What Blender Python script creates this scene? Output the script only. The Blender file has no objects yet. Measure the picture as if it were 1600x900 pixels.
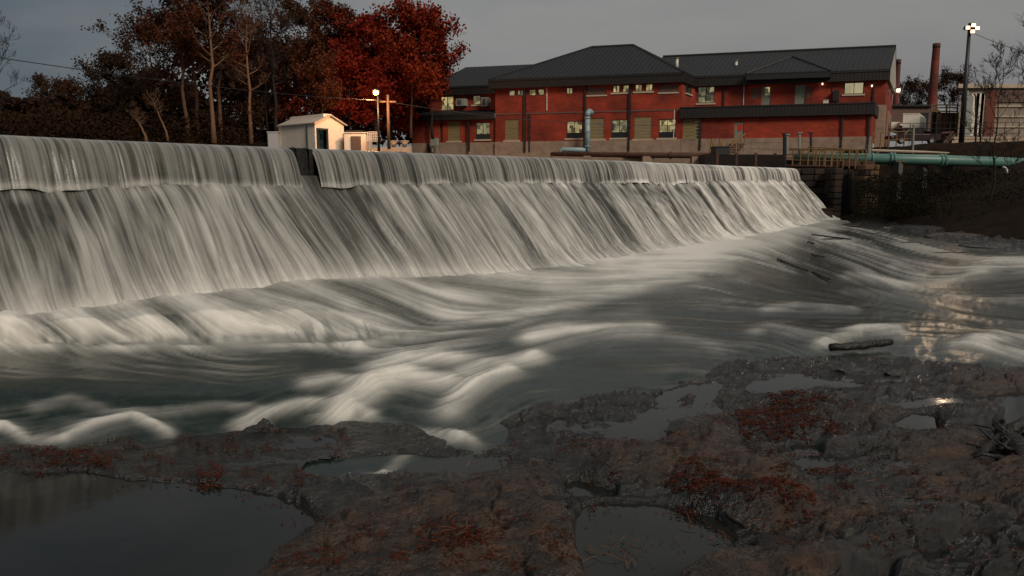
import bpy, math, random
import numpy as np
from mathutils import Vector
SC = bpy.context.scene; COL = SC.collection
# ------------------------------------------------------------ camera
F = 1180.0; PITCH = math.atan(170 / F); CP, SP = math.cos(PITCH), math.sin(PITCH)
cam = bpy.data.cameras.new('camera'); camo = bpy.data.objects.new('camera', cam); COL.objects.link(camo)
camo.location = (0, 0, 0); camo.rotation_euler = (math.pi / 2 - PITCH, 0, 0)
cam.lens = F / 1600 * 36; cam.sensor_width = 36; cam.clip_end = 3000; cam.clip_start = .05
SC.camera = camo
# ------------------------------------------------------------ world: dusk overcast
SUN_EL, SUN_AZ = math.radians(36), math.radians(148)      # soft afterglow from behind right
w = bpy.data.worlds.new('World'); SC.world = w; w.use_nodes = True
nt = w.node_tree; nt.nodes.clear()
def N(nt, t, **k):
    n = nt.nodes.new(t)
    for a, v in k.items():
        if a.startswith('i_'):
            n.inputs[int(a[2:]) if a[2:].isdigit() else a[2:].replace('_', ' ')].default_value = v
        else: setattr(n, a, v)
    return n
out = N(nt, 'ShaderNodeOutputWorld'); bg = N(nt, 'ShaderNodeBackground'); bg.inputs['Strength'].default_value = .1
sky = N(nt, 'ShaderNodeTexSky', sky_type='NISHITA', sun_disc=False, sun_elevation=SUN_EL, sun_rotation=SUN_AZ)
tc = N(nt, 'ShaderNodeTexCoord'); sep = N(nt, 'ShaderNodeSeparateXYZ'); nt.links.new(tc.outputs['Generated'], sep.inputs[0])
mp = N(nt, 'ShaderNodeMapping'); mp.inputs['Scale'].default_value = (1.2, 1.2, 4.5); nt.links.new(tc.outputs['Generated'], mp.inputs[0])
no = N(nt, 'ShaderNodeTexNoise'); no.inputs['Scale'].default_value = 1.7; no.inputs['Detail'].default_value = 5; no.inputs['Roughness'].default_value = .5
nt.links.new(mp.outputs[0], no.inputs['Vector'])
# left -> right: slate blue to warm pale grey, cloud noise on top
ad = N(nt, 'ShaderNodeMath', operation='MULTIPLY_ADD'); nt.links.new(sep.outputs['X'], ad.inputs[0]); ad.inputs[1].default_value = .50; ad.inputs[2].default_value = -.02
ad2 = N(nt, 'ShaderNodeMath', operation='ADD'); nt.links.new(ad.outputs[0], ad2.inputs[0])
nn = N(nt, 'ShaderNodeMath', operation='MULTIPLY'); nn.inputs[1].default_value = 1.15; nt.links.new(no.outputs['Fac'], nn.inputs[0]); nt.links.new(nn.outputs[0], ad2.inputs[1])
cr = N(nt, 'ShaderNodeValToRGB'); nt.links.new(ad2.outputs[0], cr.inputs[0])
e = cr.color_ramp.elements; e[0].position = .2; e[0].color = (.070, .084, .096, 1); e[1].position = .62; e[1].color = (.178, .176, .168, 1)
e2 = cr.color_ramp.elements.new(.88); e2.color = (.15, .145, .145, 1)
zen = N(nt, 'ShaderNodeMath', operation='MULTIPLY_ADD'); nt.links.new(sep.outputs['Z'], zen.inputs[0]); zen.inputs[1].default_value = 9; zen.inputs[2].default_value = 11.3; zen.use_clamp = False
zc_ = N(nt, 'ShaderNodeMath', operation='MAXIMUM'); nt.links.new(zen.outputs[0], zc_.inputs[0]); zc_.inputs[1].default_value = 6
vm = N(nt, 'ShaderNodeVectorMath', operation='SCALE'); nt.links.new(cr.outputs[0], vm.inputs[0]); nt.links.new(zc_.outputs[0], vm.inputs['Scale'])
mx = N(nt, 'ShaderNodeMixRGB'); mx.inputs[0].default_value = .03; nt.links.new(vm.outputs[0], mx.inputs[1]); nt.links.new(sky.outputs[0], mx.inputs[2])
nt.links.new(mx.outputs[0], bg.inputs[0]); nt.links.new(bg.outputs[0], out.inputs[0])
sl = bpy.data.lights.new('sun', 'SUN'); so = bpy.data.objects.new('sun', sl); COL.objects.link(so)
sl.energy = 1.7; sl.angle = math.radians(18); sl.color = (1, .88, .74)
sd = Vector((math.sin(SUN_AZ) * math.cos(SUN_EL), math.cos(SUN_AZ) * math.cos(SUN_EL), math.sin(SUN_EL)))
so.rotation_euler = sd.to_track_quat('Z', 'Y').to_euler()
SC.view_settings.view_transform = 'Standard'; SC.view_settings.look = 'None'
SC.view_settings.exposure = .14; SC.view_settings.gamma = 1
# ------------------------------------------------------------ projection helpers (photo pixels -> place)
def ray(px, py):
    u = (px - 800) / F; v = (450 - py) / F
    return u, CP + v * SP, -SP + v * CP
def PT(px, py, Y):
    a, b, c = ray(px, py); return (a / b * Y, Y, c / b * Y)
def GP(px, py, z=-2.6):
    a, b, c = ray(px, py); k = z / c; return (a * k, b * k, z)
def toPX(x, y, z):                                # inverse, used for culling and for measuring only
    d = y * CP - z * SP; return 800 + F * x / d, 450 - F * (y * SP + z * CP) / d
# ------------------------------------------------------------ noise
def _h(ix, iy, s):
    n = (ix.astype(np.int64) * 374761393 + iy.astype(np.int64) * 668265263 + s * 1274126177) & 0xffffffff
    n = ((n ^ (n >> 13)) * 1274126177) & 0xffffffff
    return ((n ^ (n >> 16)) & 0xffff) / 65535.0
def vn(x, y, s=0):
    x = np.asarray(x, float); y = np.asarray(y, float) + x * 0; x = x + y * 0
    ix = np.floor(x); iy = np.floor(y); fx = x - ix; fy = y - iy
    fx = fx * fx * (3 - 2 * fx); fy = fy * fy * (3 - 2 * fy)
    a = _h(ix, iy, s); b = _h(ix + 1, iy, s); c = _h(ix, iy + 1, s); d = _h(ix + 1, iy + 1, s)
    return (a * (1 - fx) + b * fx) * (1 - fy) + (c * (1 - fx) + d * fx) * fy
def fbm(x, y, s=0, o=4, g=.5):
    t = 0; a = 1; m = 0
    for k in range(o):
        t = t + a * vn(x * 2 ** k, y * 2 ** k, s + k * 17); m += a; a *= g
    return t / m
def sst(a, b, x):
    t = np.clip((x - a) / (b - a), 0, 1); return t * t * (3 - 2 * t)
# ------------------------------------------------------------ materials
def mat(name, col, rough=.7, col2=None, scale=4., bump=0., bscale=None, metal=0., spec=.5, emit=None, es=0., stretch=None, uv=False, detail=5, attr=None):
    m = bpy.data.materials.new(name); m.use_nodes = True; t = m.node_tree; b = t.nodes['Principled BSDF']
    b.inputs['Base Color'].default_value = (*col, 1); b.inputs['Roughness'].default_value = rough
    b.inputs['Metallic'].default_value = metal; b.inputs['Specular IOR Level'].default_value = spec
    co = N(t, 'ShaderNodeTexCoord'); mpn = N(t, 'ShaderNodeMapping')
    t.links.new(co.outputs['UV' if uv else 'Object'], mpn.inputs[0])
    if stretch: mpn.inputs['Scale'].default_value = stretch
    if col2:
        n = N(t, 'ShaderNodeTexNoise'); n.inputs['Scale'].default_value = scale; n.inputs['Detail'].default_value = detail; n.inputs['Roughness'].default_value = .65
        t.links.new(mpn.outputs[0], n.inputs['Vector'])
        r = N(t, 'ShaderNodeValToRGB'); r.color_ramp.elements[0].position = .35; r.color_ramp.elements[1].position = .68
        r.color_ramp.elements[0].color = (*col, 1); r.color_ramp.elements[1].color = (*col2, 1)
        t.links.new(n.outputs['Fac'], r.inputs[0]); t.links.new(r.outputs[0], b.inputs['Base Color'])
    if bump:
        n = N(t, 'ShaderNodeTexNoise'); n.inputs['Scale'].default_value = bscale or scale * 3; n.inputs['Detail'].default_value = 6
        t.links.new(mpn.outputs[0], n.inputs['Vector']); bp = N(t, 'ShaderNodeBump'); bp.inputs['Strength'].default_value = bump; bp.inputs['Distance'].default_value = .05
        t.links.new(n.outputs['Fac'], bp.inputs['Height']); t.links.new(bp.outputs[0], b.inputs['Normal'])
    if emit:
        b.inputs['Emission Color'].default_value = (*emit, 1); b.inputs['Emission Strength'].default_value = es
    return m
def mixattr(m, attr, colA, colB, rA, rB, bscale=12, bump=.3, stretch=None, nscale=9, namt=.5):
    """principled whose colour and roughness follow a per-vertex attribute (foam, moss) plus noise grain"""
    t = m.node_tree; b = t.nodes['Principled BSDF']
    at = N(t, 'ShaderNodeAttribute', attribute_name=attr)
    co = N(t, 'ShaderNodeTexCoord'); mpn = N(t, 'ShaderNodeMapping'); t.links.new(co.outputs['Object'], mpn.inputs[0])
    if stretch: mpn.inputs['Scale'].default_value = stretch
    n = N(t, 'ShaderNodeTexNoise'); n.inputs['Scale'].default_value = nscale; n.inputs['Detail'].default_value = 7; n.inputs['Roughness'].default_value = .7
    t.links.new(mpn.outputs[0], n.inputs['Vector'])
    a = N(t, 'ShaderNodeMath', operation='SUBTRACT'); t.links.new(n.outputs['Fac'], a.inputs[0]); a.inputs[1].default_value = .5
    a2 = N(t, 'ShaderNodeMath', operation='MULTIPLY_ADD'); t.links.new(a.outputs[0], a2.inputs[0]); a2.inputs[1].default_value = namt; t.links.new(at.outputs['Fac'], a2.inputs[2]); a2.use_clamp = True
    r = N(t, 'ShaderNodeMixRGB'); r.inputs[1].default_value = (*colA, 1); r.inputs[2].default_value = (*colB, 1); t.links.new(a2.outputs[0], r.inputs[0])
    t.links.new(r.outputs[0], b.inputs['Base Color'])
    q = N(t, 'ShaderNodeMapRange'); q.inputs['To Min'].default_value = rA; q.inputs['To Max'].default_value = rB; t.links.new(a2.outputs[0], q.inputs[0]); t.links.new(q.outputs[0], b.inputs['Roughness'])
    if bump:
        n2 = N(t, 'ShaderNodeTexNoise'); n2.inputs['Scale'].default_value = bscale; n2.inputs['Detail'].default_value = 8; n2.inputs['Roughness'].default_value = .6; t.links.new(mpn.outputs[0], n2.inputs['Vector'])
        bp = N(t, 'ShaderNodeBump'); bp.inputs['Strength'].default_value = bump; bp.inputs['Distance'].default_value = .07
        t.links.new(n2.outputs['Fac'], bp.inputs['Height']); t.links.new(bp.outputs[0], b.inputs['Normal'])
    return m, r
# ------------------------------------------------------------ objects
def tag(o, label=None, cat=None, group=None, kind=None):
    if label: o['label'] = label
    if cat: o['category'] = cat
    if group: o['group'] = group
    if kind: o['kind'] = kind
    return o
def root_off(p):
    x = Vector((0, 0, 0))
    while p: x += Vector(p.location); p = p.parent
    return x
def thing(name, label, cat, loc=(0, 0, 0), group=None):
    o = bpy.data.objects.new(name, None); COL.objects.link(o); o.location = loc; o.empty_display_size = .3
    return tag(o, label, cat, group)
def obj(name, V, Fc, m, parent=None, smooth=False, attrs=None, uv=None, own=False):
    """one mesh object from world-space vertices; parented objects are stored relative to their thing"""
    V = np.asarray(V, float).reshape(-1, 3)
    off = root_off(parent)
    loc = Vector((0, 0, 0))
    me = bpy.data.meshes.new(name)
    if isinstance(Fc, np.ndarray):
        k = Fc.shape[1]; nF = len(Fc)
        me.vertices.add(len(V)); me.vertices.foreach_set('co', (V - np.array(off)).astype(np.float32).ravel())
        me.loops.add(nF * k); me.loops.foreach_set('vertex_index', Fc.astype(np.int32).ravel())
        me.polygons.add(nF); me.polygons.foreach_set('loop_start', np.arange(0, nF * k, k, dtype=np.int32))
        me.polygons.foreach_set('loop_total', np.full(nF, k, dtype=np.int32)); me.update(calc_edges=True)
    else:
        me.from_pydata([tuple(v) for v in (V - np.array(off))], [], [tuple(f) for f in Fc])
    me.validate()
    if smooth: me.polygons.foreach_set('use_smooth', np.ones(len(me.polygons), dtype=bool))
    for k, a in (attrs or {}).items():
        at = me.attributes.new(k, 'FLOAT', 'POINT'); at.data.foreach_set('value', np.asarray(a, np.float32).ravel())
    if uv is not None:
        uv = np.asarray(uv, float); li = np.empty(len(me.loops), dtype=np.int32); me.loops.foreach_get('vertex_index', li)
        ul = me.uv_layers.new(name='UVMap'); ul.data.foreach_set('uv', uv[li].astype(np.float32).ravel())
    if m: me.materials.append(m)
    o = bpy.data.objects.new(name, me); COL.objects.link(o); o.parent = parent
    return o
class MB:
    def __init__(s): s.V = []; s.F = []; s.uv = []
    def add(s, vs, fs):
        b = len(s.V); s.V += [tuple(v) for v in vs]; s.F += [tuple(b + i for i in f) for f in fs]; return s
    def box(s, c, h, ax=None):
        """centre, half sizes, optional axis triple"""
        ax = ax or ((1, 0, 0), (0, 1, 0), (0, 0, 1)); c = Vector(c); A = [Vector(a) for a in ax]
        vs = [c + A[0] * h[0] * i + A[1] * h[1] * j + A[2] * h[2] * k for k in (-1, 1) for j in (-1, 1) for i in (-1, 1)]
        return s.add(vs, [(0, 2, 3, 1), (4, 5, 7, 6), (0, 1, 5, 4), (2, 6, 7, 3), (0, 4, 6, 2), (1, 3, 7, 5)])
    def tube(s, pts, rad, n=6, cap=True):
        pts = [Vector(p) for p in pts]; b = len(s.V); u = None
        for i, p in enumerate(pts):
            t = (pts[min(i + 1, len(pts) - 1)] - pts[max(i - 1, 0)])
            if t.length < 1e-9: t = Vector((0, 0, 1))
            t.normalize()
            if u is None: u = t.orthogonal().normalized()
            u = (u - t * u.dot(t)); u = u.normalized() if u.length > 1e-6 else t.orthogonal().normalized()
            v = t.cross(u); r = rad[i] if hasattr(rad, '__len__') else rad
            for k in range(n):
                a = 2 * math.pi * k / n; s.V.append(tuple(p + u * (r * math.cos(a)) + v * (r * math.sin(a))))
        for i in range(len(pts) - 1):
            for k in range(n):
                s.F.append((b + i * n + k, b + i * n + (k + 1) % n, b + (i + 1) * n + (k + 1) % n, b + (i + 1) * n + k))
        if cap:
            s.F.append(tuple(b + k for k in reversed(range(n)))); e = b + (len(pts) - 1) * n; s.F.append(tuple(e + k for k in range(n)))
        return s
    def build(s, name, m, parent=None, smooth=False, **k):
        return obj(name, s.V, s.F, m, parent, smooth, **k)
# ============================================================ THE DAM AND ITS FALLING WATER
ZC = .68
def line_at_z(px, py, z): a, b, c = ray(px, py); k = z / c; return np.array((a * k, b * k))
C0 = line_at_z(0, 213, ZC); C1 = line_at_z(1245, 263.5, ZC)
TD = (C1 - C0); LD = float(np.linalg.norm(TD)); TD = TD / LD; ND = np.array((TD[1], -TD[0]))
def DW(s, n, z):
    s = np.asarray(s, float); n = np.asarray(n, float) + 0 * s; z = np.asarray(z, float) + 0 * s
    return np.stack([C0[0] + TD[0] * s + ND[0] * n, C0[1] + TD[1] * s + ND[1] * n, z], -1)
def s_of_px(px):
    u = (px - 800) / F / 1.015
    return (u * C0[1] - C0[0]) / (TD[0] - u * TD[1])
pxs = np.arange(-330, 1262, 1.25); S = s_of_px(pxs); S = S[S <= LD + .02]; S[-1] = LD
def interp_prof(prof, n):
    P = np.array(prof, float); d = np.r_[0, np.cumsum(np.hypot(*np.diff(P, axis=0).T))]; t = np.linspace(0, d[-1], n)
    # gentle smoothing of the corner points
    x = np.interp(t, d, P[:, 0]); z = np.interp(t, d, P[:, 1])
    for _ in range(3):
        x[1:-1] = (x[:-2] + 2 * x[1:-1] + x[2:]) / 4; z[1:-1] = (z[:-2] + 2 * z[1:-1] + z[2:]) / 4
    return x, z, t / d[-1]
def grid_faces(nr, nc):
    i = np.arange(nr - 1)[:, None] * nc + np.arange(nc - 1)[None, :]
    return np.stack([i, i + 1, i + nc + 1, i + nc], -1).reshape(-1, 4)
def ridged(x): return 1 - np.abs(2 * x - 1)
GAP = (float(s_of_px(455)), float(s_of_px(480)))
SEAM = float(s_of_px(1069))
gapm = sst(GAP[0] - .12, GAP[0], S) * (1 - sst(GAP[1], GAP[1] + .12, S))
# the nappe (upper vertical curtain)
nx, nz, na = interp_prof([(-2.4, .045), (-1.0, .04), (-.2, .03), (.03, .0), (.13, -.08), (.22, -.26), (.29, -.46), (.345, -.66), (.39, -.86)], 52)
NX, SX = np.meshgrid(nx, S, indexing='ij'); NZ = np.repeat(nz[:, None], len(S), 1); NA = np.repeat(na[:, None], len(S), 1)
grow_ = sst(.45, 1.0, NA)
big = fbm(SX * .55, NA * .4, 3, 3); mid = fbm(SX * 1.9 + NA * .3, NA * .5, 5, 3); fine = fbm(SX * 8.5 + NA * .8, NA * 1.0, 7, 3); vf = fbm(SX * 26, NA * 2.2, 9, 2)
NXd = NX + grow_ * ((big - .5) * .12 + (mid - .5) * .13 + (fine - .5) * .06 + (vf - .5) * .02)
brk = (fbm(S * .8, 0, 21, 3) - .5) * .26 + (vn(S * 4, 0, 22) - .5) * .05 - .26 * sst(15, 45, S)
NZd = NZ + brk[None, :] * sst(.6, 1, NA) + (1 - grow_) * (vn(SX * .5, NA * 3, 30) - .5) * .03
seamm = np.exp(-((S - SEAM) / .16) ** 2)
NXd -= seamm[None, :] * .28 * grow_
st2 = fbm(SX * 15 + NA * .6, NA * .8, 11, 2)
nf = .10 + np.clip(ridged(st2) - .55, 0, 1) * 1.5 + (ridged(fine) - .6) * .8 + (ridged(mid) - .5) * .5 + (vf - .5) * .8 + (big - .5) * .9
nf = np.clip(nf, 0, 1) * (.35 + .65 * sst(.30, .62, NA)) * .66
lip = np.exp(-((NA - .985) / .022) ** 2) * (.25 + .75 * vn(SX * 3, 0, 44)); edge_ = np.exp(-((NZ - .02) / .03) ** 2) * (NX > -.25); nf = np.clip(nf + lip * .8 + edge_ * .30, 0, 1)
nf = np.clip(nf, 0, 1) ** 1.45 * 1.05; nf *= (1 - .6 * seamm[None, :])
bright = .42 + 1.15 * sst(4, 44, S); nf = np.clip(nf * bright[None, :], 0, 1)     # lamplight from the right painted in: curtain brighter toward the far end
Fn = grid_faces(len(nx), len(S)); keep = np.ones((len(nx) - 1, len(S) - 1), bool)
keep[:, (gapm[:-1] > .5) & (gapm[1:] > .5)] = False
Fn = Fn[keep.ravel()]
M_fall, rf = mixattr(mat('falling_water', (.2, .2, .2)), 'foam', (.030, .031, .025), (.78, .755, .69), .22, .6, bscale=7, bump=.12, nscale=3, namt=.12)
M_fall.node_tree.nodes['Principled BSDF'].inputs['Specular IOR Level'].default_value = .3
P = DW(SX, NXd, ZC + NZd)
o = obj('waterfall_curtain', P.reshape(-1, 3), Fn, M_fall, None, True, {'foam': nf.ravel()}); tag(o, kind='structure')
# the sloping face
fx, fz, fa = interp_prof([(.16, -.60), (.37, -.84), (1.0, -1.56), (1.6, -2.28), (2.1, -2.88), (2.5, -3.16), (3.0, -3.28), (4.2, -3.6)], 110)
FX, SX = np.meshgrid(fx, S, indexing='ij'); FZ = np.repeat(fz[:, None], len(S), 1); FA = np.repeat(fa[:, None], len(S), 1)
warp = SX + (fbm(SX * .4, FA * 2, 51, 2) - .5) * .5 + FA * .10
b1 = fbm(warp * .75, FA * 1.1, 61, 3); b2 = fbm(warp * 2.6, FA * 1.5, 63, 3); b3 = fbm(warp * 9, FA * 3, 65, 3); b4 = fbm(warp * 30, FA * 7, 67, 2)
splash = fbm(warp * 14, FA * 30, 69, 3)
env = sst(0, .12, FA) * (1 - sst(.80, 1, FA))
dis = ((b1 - .5) * .34 + (ridged(b2) - .5) * .13 + (b3 - .5) * .055 + (b4 - .5) * .018) * env
FXd = FX + dis * .75; FZd = FZ + dis * .66
ff = .46 + (b1 - .5) * .75 + (ridged(b2) - .5) * .42 + (b3 - .5) * .85 + (b4 - .5) * .75
ff += sst(.62, .93, FA) * .22 + np.clip(splash - .6, 0, 1) * 1.0 * sst(.25, .6, FA)
# a darker lip right under the break of the curtain, and dark furrows
ff -= .26 * (1 - sst(.08, .26, FA + (vn(SX * 2, 0, 72) - .5) * .12)) * sst(.35, .7, vn(SX * 1.9, 0, 71)); ff += np.exp(-((FA - .085) / .03) ** 2) * .35 * vn(SX * 3.3, 0, 73)
fur = sst(.66, .80, vn(warp * 1.7, FA * .6, 81)) * (1 - sst(.55, .95, FA)); ff -= fur * .28
gshift = FA * 1.0
gm = sst(GAP[0] - .1, GAP[0] + .25, SX - gshift * .15) * (1 - sst(GAP[1] + .0, GAP[1] + .45, SX - gshift * .22)); gm = gm * (1 - .55 * sst(.75, .95, FA))
ff -= gm * (.10 + .38 * fbm(SX * 3.5 - FA * 1.5, FA * 1.2, 88, 3)); ff = np.where(gm > .02, np.maximum(ff, .16 + .22 * (b3 + b4 - .8)), ff); FXd -= gm * .03 * env
sm = np.exp(-((SX - SEAM - FA * .12) / .22) ** 2) * (1 - sst(.7, 1, FA)); ff -= sm * .35; FXd -= sm * .12
ff = np.clip(ff * (.54 + .62 * sst(4, 40, SX)), .04, 1) ** 1.25  # slope colour also carries painted light, rising toward the lamp side
zw_ = -2.58 + .62 * sst(float(s_of_px(780)), float(s_of_px(420)), SX)
mist = np.exp(-np.clip(ZC + FZd - zw_, 0, 9) / (.22 + .10 * b1)); ff = np.clip(ff + mist * (.42 + .25 * (b2 - .5)), 0, .95)
P = DW(SX, FXd, ZC + FZd)
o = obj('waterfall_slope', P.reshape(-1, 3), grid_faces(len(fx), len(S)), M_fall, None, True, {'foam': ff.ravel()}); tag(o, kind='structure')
# the concrete behind the water, with a bare slot and an end face
M_conc_dark = mat('wet_dark_concrete', (.006, .0055, .005), .6, (.016, .014, .011), 2.5, .6, 8)
dam = thing('dam', 'low concrete dam crossing the river, bare dark slot showing near its left part', 'dam', tuple(DW(8, 0, -2.5)))
prof = [(-2.6, .62), (-.35, .62), (-.06, .58), (.0, .42), (.0, -.16), (-.1, -.60), (1.3, -2.42), (1.7, -2.95), (-2.6, -2.95)]
n = len(prof); V = []
for s in (-13.0, LD - .03): V += [tuple(DW(s, a, b)) for a, b in prof]
obj('wall', V, [(i, (i + 1) % n, n + (i + 1) % n, n + i) for i in range(n)] + [tuple(range(n))[::-1], tuple(range(n, 2 * n))], M_conc_dark, dam)
m = MB()
for sg in (GAP[0] + .1, GAP[1] - .0):
    m.add([DW(sg - .05, -.1, .71), DW(sg + .06, -.1, .71), DW(sg + .06, .12, .66), DW(sg - .05, .12, .66), DW(sg - .05, .12, -.3), DW(sg + .06, .12, -.3)], [(0, 1, 2, 3), (3, 2, 5, 4)])
m.V = m.V; m.build('slot_edge', M_conc_dark, dam)
m = MB(); a_, b_ = GAP[0] + .02, GAP[1] - .02
m.add([DW(a_, -.5, .70), DW(b_, -.5, .70), DW(b_, .02, .69), DW(a_, .02, .69), DW(a_, .10, -.35), DW(b_, .10, -.35), DW(a_, -.5, -.35), DW(b_, -.5, -.35)],
      [(0, 1, 2, 3), (3, 2, 5, 4), (0, 3, 4, 6), (1, 7, 5, 2)]); m.build('slot_block', M_conc_dark, dam)
# ============================================================ RIVER AND ROCK (one common plan grid)
STEP = 2.3
gx = np.arange(-260, 2230, STEP)
gy = np.r_[np.arange(318, 360, 1.3), np.arange(360, 1140, STEP)]
PXg, PYg = np.meshgrid(gx, gy)
_u = (PXg - 800) / F; _v = (450 - PYg) / F; _dy = CP + _v * SP; _dz = -SP + _v * CP; 
_yr = np.minimum(665 - (PXg - 380) * .25, 640)
LSH = 46 * sst(70, -160, PXg)
RAISE = .28 * sst(45, -45, PYg - _yr) * sst(1080, 520, PXg) + .31 * np.clip((545 - .02 * PXg + 5 * np.sin(PXg / 83.) + 10 * (vn(PXg / 60., 0, 171) - .5) + LSH - PYg) / 38, 0, 1) * sst(760, 430, PXg)
Z0 = -2.6 + RAISE; _k = Z0 / _dz
XW = _u * _k; YW = _dy * _k
NR, NC = XW.shape
# the river bed steps down toward the viewer: a raised stilling pool at left (Z0), a ledge, then the rock shelf
def inpoly(poly):
    poly = [tuple(p) for p in poly]; r = np.zeros(PXg.shape, bool); j = len(poly) - 1
    for i in range(len(poly)):
        xi, yi = poly[i]; xj, yj = poly[j]
        c = ((yi > PYg) != (yj > PYg)) & (PXg < (xj - xi) * (PYg - yi) / (yj - yi + 1e-9) + xi); r ^= c; j = i
    return r.astype(float)
def blur(a, rx, ry, it=2):
    for _ in range(it):
        for ax, r in ((1, rx), (0, ry)):
            r = int(r)
            if r < 1: continue
            p = [(0, 0), (0, 0)]; p[ax] = (r + 1, r); c = np.cumsum(np.pad(a, p, mode='edge'), axis=ax)
            n = a.shape[ax]
            a = (np.take(c, range(2 * r + 1, 2 * r + 1 + n), axis=ax) - np.take(c, range(0, n), axis=ax)) / (2 * r + 1)
    return a
def stroke(pts, w, amp=1., tail=0):
    """soft ridge along a polyline; w = half width; tail>0 lengthens the lower side"""
    d = np.full(PXg.shape, 1e9); sg = np.zeros(PXg.shape)
    for (x0, y0), (x1, y1) in zip(pts[:-1], pts[1:]):
        vx, vy = x1 - x0, (y1 - y0) * 2; L = vx * vx + vy * vy + 1e-9
        t = np.clip(((PXg - x0) * vx + (PYg - y0) * 2 * vy) / L, 0, 1)
        ex = PXg - x0 - t * vx; ey = (PYg - y0) * 2 - t * vy; dd = np.hypot(ex, ey)
        m_ = dd < d; d = np.where(m_, dd, d); sg = np.where(m_, ey, sg)
    ww = np.where(sg > 0, w * (1 + tail), w)
    return amp * np.exp(-(d / ww) ** 2)
# flow directions
ctl = [(-100, 520, 1, .0), (100, 525, .6, .5), (300, 525, .6, .5), (500, 530, .7, .6), (100, 590, 1, .02), (300, 600, 1, .06), (500, 590, 1, -.02), (80, 680, 1, -.25), (300, 660, 1, -.15),
       (430, 650, 1, -.5), (560, 620, 1, -.75), (650, 580, 1, -.25), (650, 620, 1, .25), (700, 545, 1, -.18), (860, 500, 1, -.12), (740, 620, 1, -.9), (800, 570, 1, -.35), (900, 530, 1, -.2), (950, 580, 1, .05), (850, 600, 1, -.1),
       (1000, 500, 1, .08), (1000, 440, 1, .0), (1100, 400, 1, .0), (1150, 440, 1, .3), (1150, 500, 1, .05), (1250, 400, 1, .42), (1350, 440, 1, .42), (1350, 390, 1, .30), (1500, 440, 1, .0), (1450, 480, 1, .18), (1300, 500, 1, .05), (1250, 540, 1, .3),
       (1380, 520, 1, -.1), (1500, 520, 1, .1), (1570, 560, 1, .3), (1600, 430, 1, -.08), (1500, 380, 1, .2), (1700, 450, 1, 0), (640, 700, 1, -.3), (560, 730, 1, -.1), (650, 480, 1, .35), (800, 450, 1, .2), (400, 555, 1, .0), (900, 470, 1, -.05), (1800, 600, 1, .1)]
FXv = np.zeros(PXg.shape); FYv = np.zeros(PXg.shape); W_ = np.zeros(PXg.shape)
for (cx, cy, dx, dy) in ctl:
    wt = 1 / (((PXg - cx) / 2) ** 2 + (PYg - cy) ** 2 + 120) ** 1.6; nrm = math.hypot(dx, dy)
    FXv += wt * dx / nrm; FYv += wt * dy / nrm; W_ += wt
FXv /= W_; FYv /= W_
_wn = (fbm(PXg / 90, PYg / 30, 91, 2) - .5) * .5; FYv = FYv + _wn * .5
_l = np.hypot(FXv, FYv); FXv /= _l; FYv /= _l
rowf = np.interp(np.arange(NR), np.arange(NR), gy)
def lic(noise, n):
    acc = noise.copy(); wsum = 1.
    for sgn in (1, -1):
        x = np.repeat(np.arange(NC, dtype=float)[None], NR, 0); y = np.repeat(np.arange(NR, dtype=float)[:, None], NC, 1)
        for k in range(n):
            xi = np.clip(np.rint(x).astype(int), 0, NC - 1); yi = np.clip(np.rint(y).astype(int), 0, NR - 1)
            x = np.clip(x + sgn * FXv[yi, xi], 0, NC - 1.01); y = np.clip(y + sgn * FYv[yi, xi], 0, NR - 1.01)
            x0 = x.astype(int); y0 = y.astype(int); fx_ = x - x0; fy_ = y - y0
            acc = acc + (noise[y0, x0] * (1 - fx_) * (1 - fy_) + noise[y0, x0 + 1] * fx_ * (1 - fy_) + noise[y0 + 1, x0] * (1 - fx_) * fy_ + noise[y0 + 1, x0 + 1] * fx_ * fy_)
    acc = acc / (2 * n + 1); acc = (acc - acc.mean()) / acc.std(); return np.clip(acc / 5 + .5, 0, 1)
rs = np.random.RandomState(4)
wn1 = rs.rand(NR, NC); L1 = lic(wn1, 26); L2 = lic(blur(rs.rand(NR, NC), 4, 2), 40); L3 = lic(blur(rs.rand(NR, NC), 9, 5), 45)
# --- where the river is
river_poly = [(-400, 300), (1310, 300), (1316, 352), (1345, 356), (1420, 372), (1500, 385), (1600, 398), (1900, 420), (1900, 610), (1600, 577), (1540, 578), (1480, 570), (1400, 556), (1300, 553), (1240, 553), (1180, 560), (1110, 578), (1060, 600), (1010, 618),
              (960, 628), (900, 636), (840, 642), (770, 650), (745, 668), (760, 700), (735, 708), (700, 690), (665, 668), (640, 655), (530, 657), (400, 668), (320, 676), (230, 684), (120, 694), (0, 698), (-400, 712)]
R = blur(inpoly(river_poly), 10, 5); dl_ = (fbm(PXg / 46, PYg / 13, 88, 4) - .5) * .95 * sst(.02, .3, R) * sst(.98, .7, R) * (PYg > 480); R = np.clip(R + np.where(R < .45, np.minimum(dl_, 0), dl_), 0, 1)
trick = [(640, 650), (690, 668), (745, 690), (735, 712), (640, 708), (560, 712), (470, 722), (460, 742), (560, 748), (600, 752), (660, 730), (745, 722), (790, 690), (800, 660)]
R = np.maximum(R, blur(inpoly(trick), 7, 4) * .62)
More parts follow.
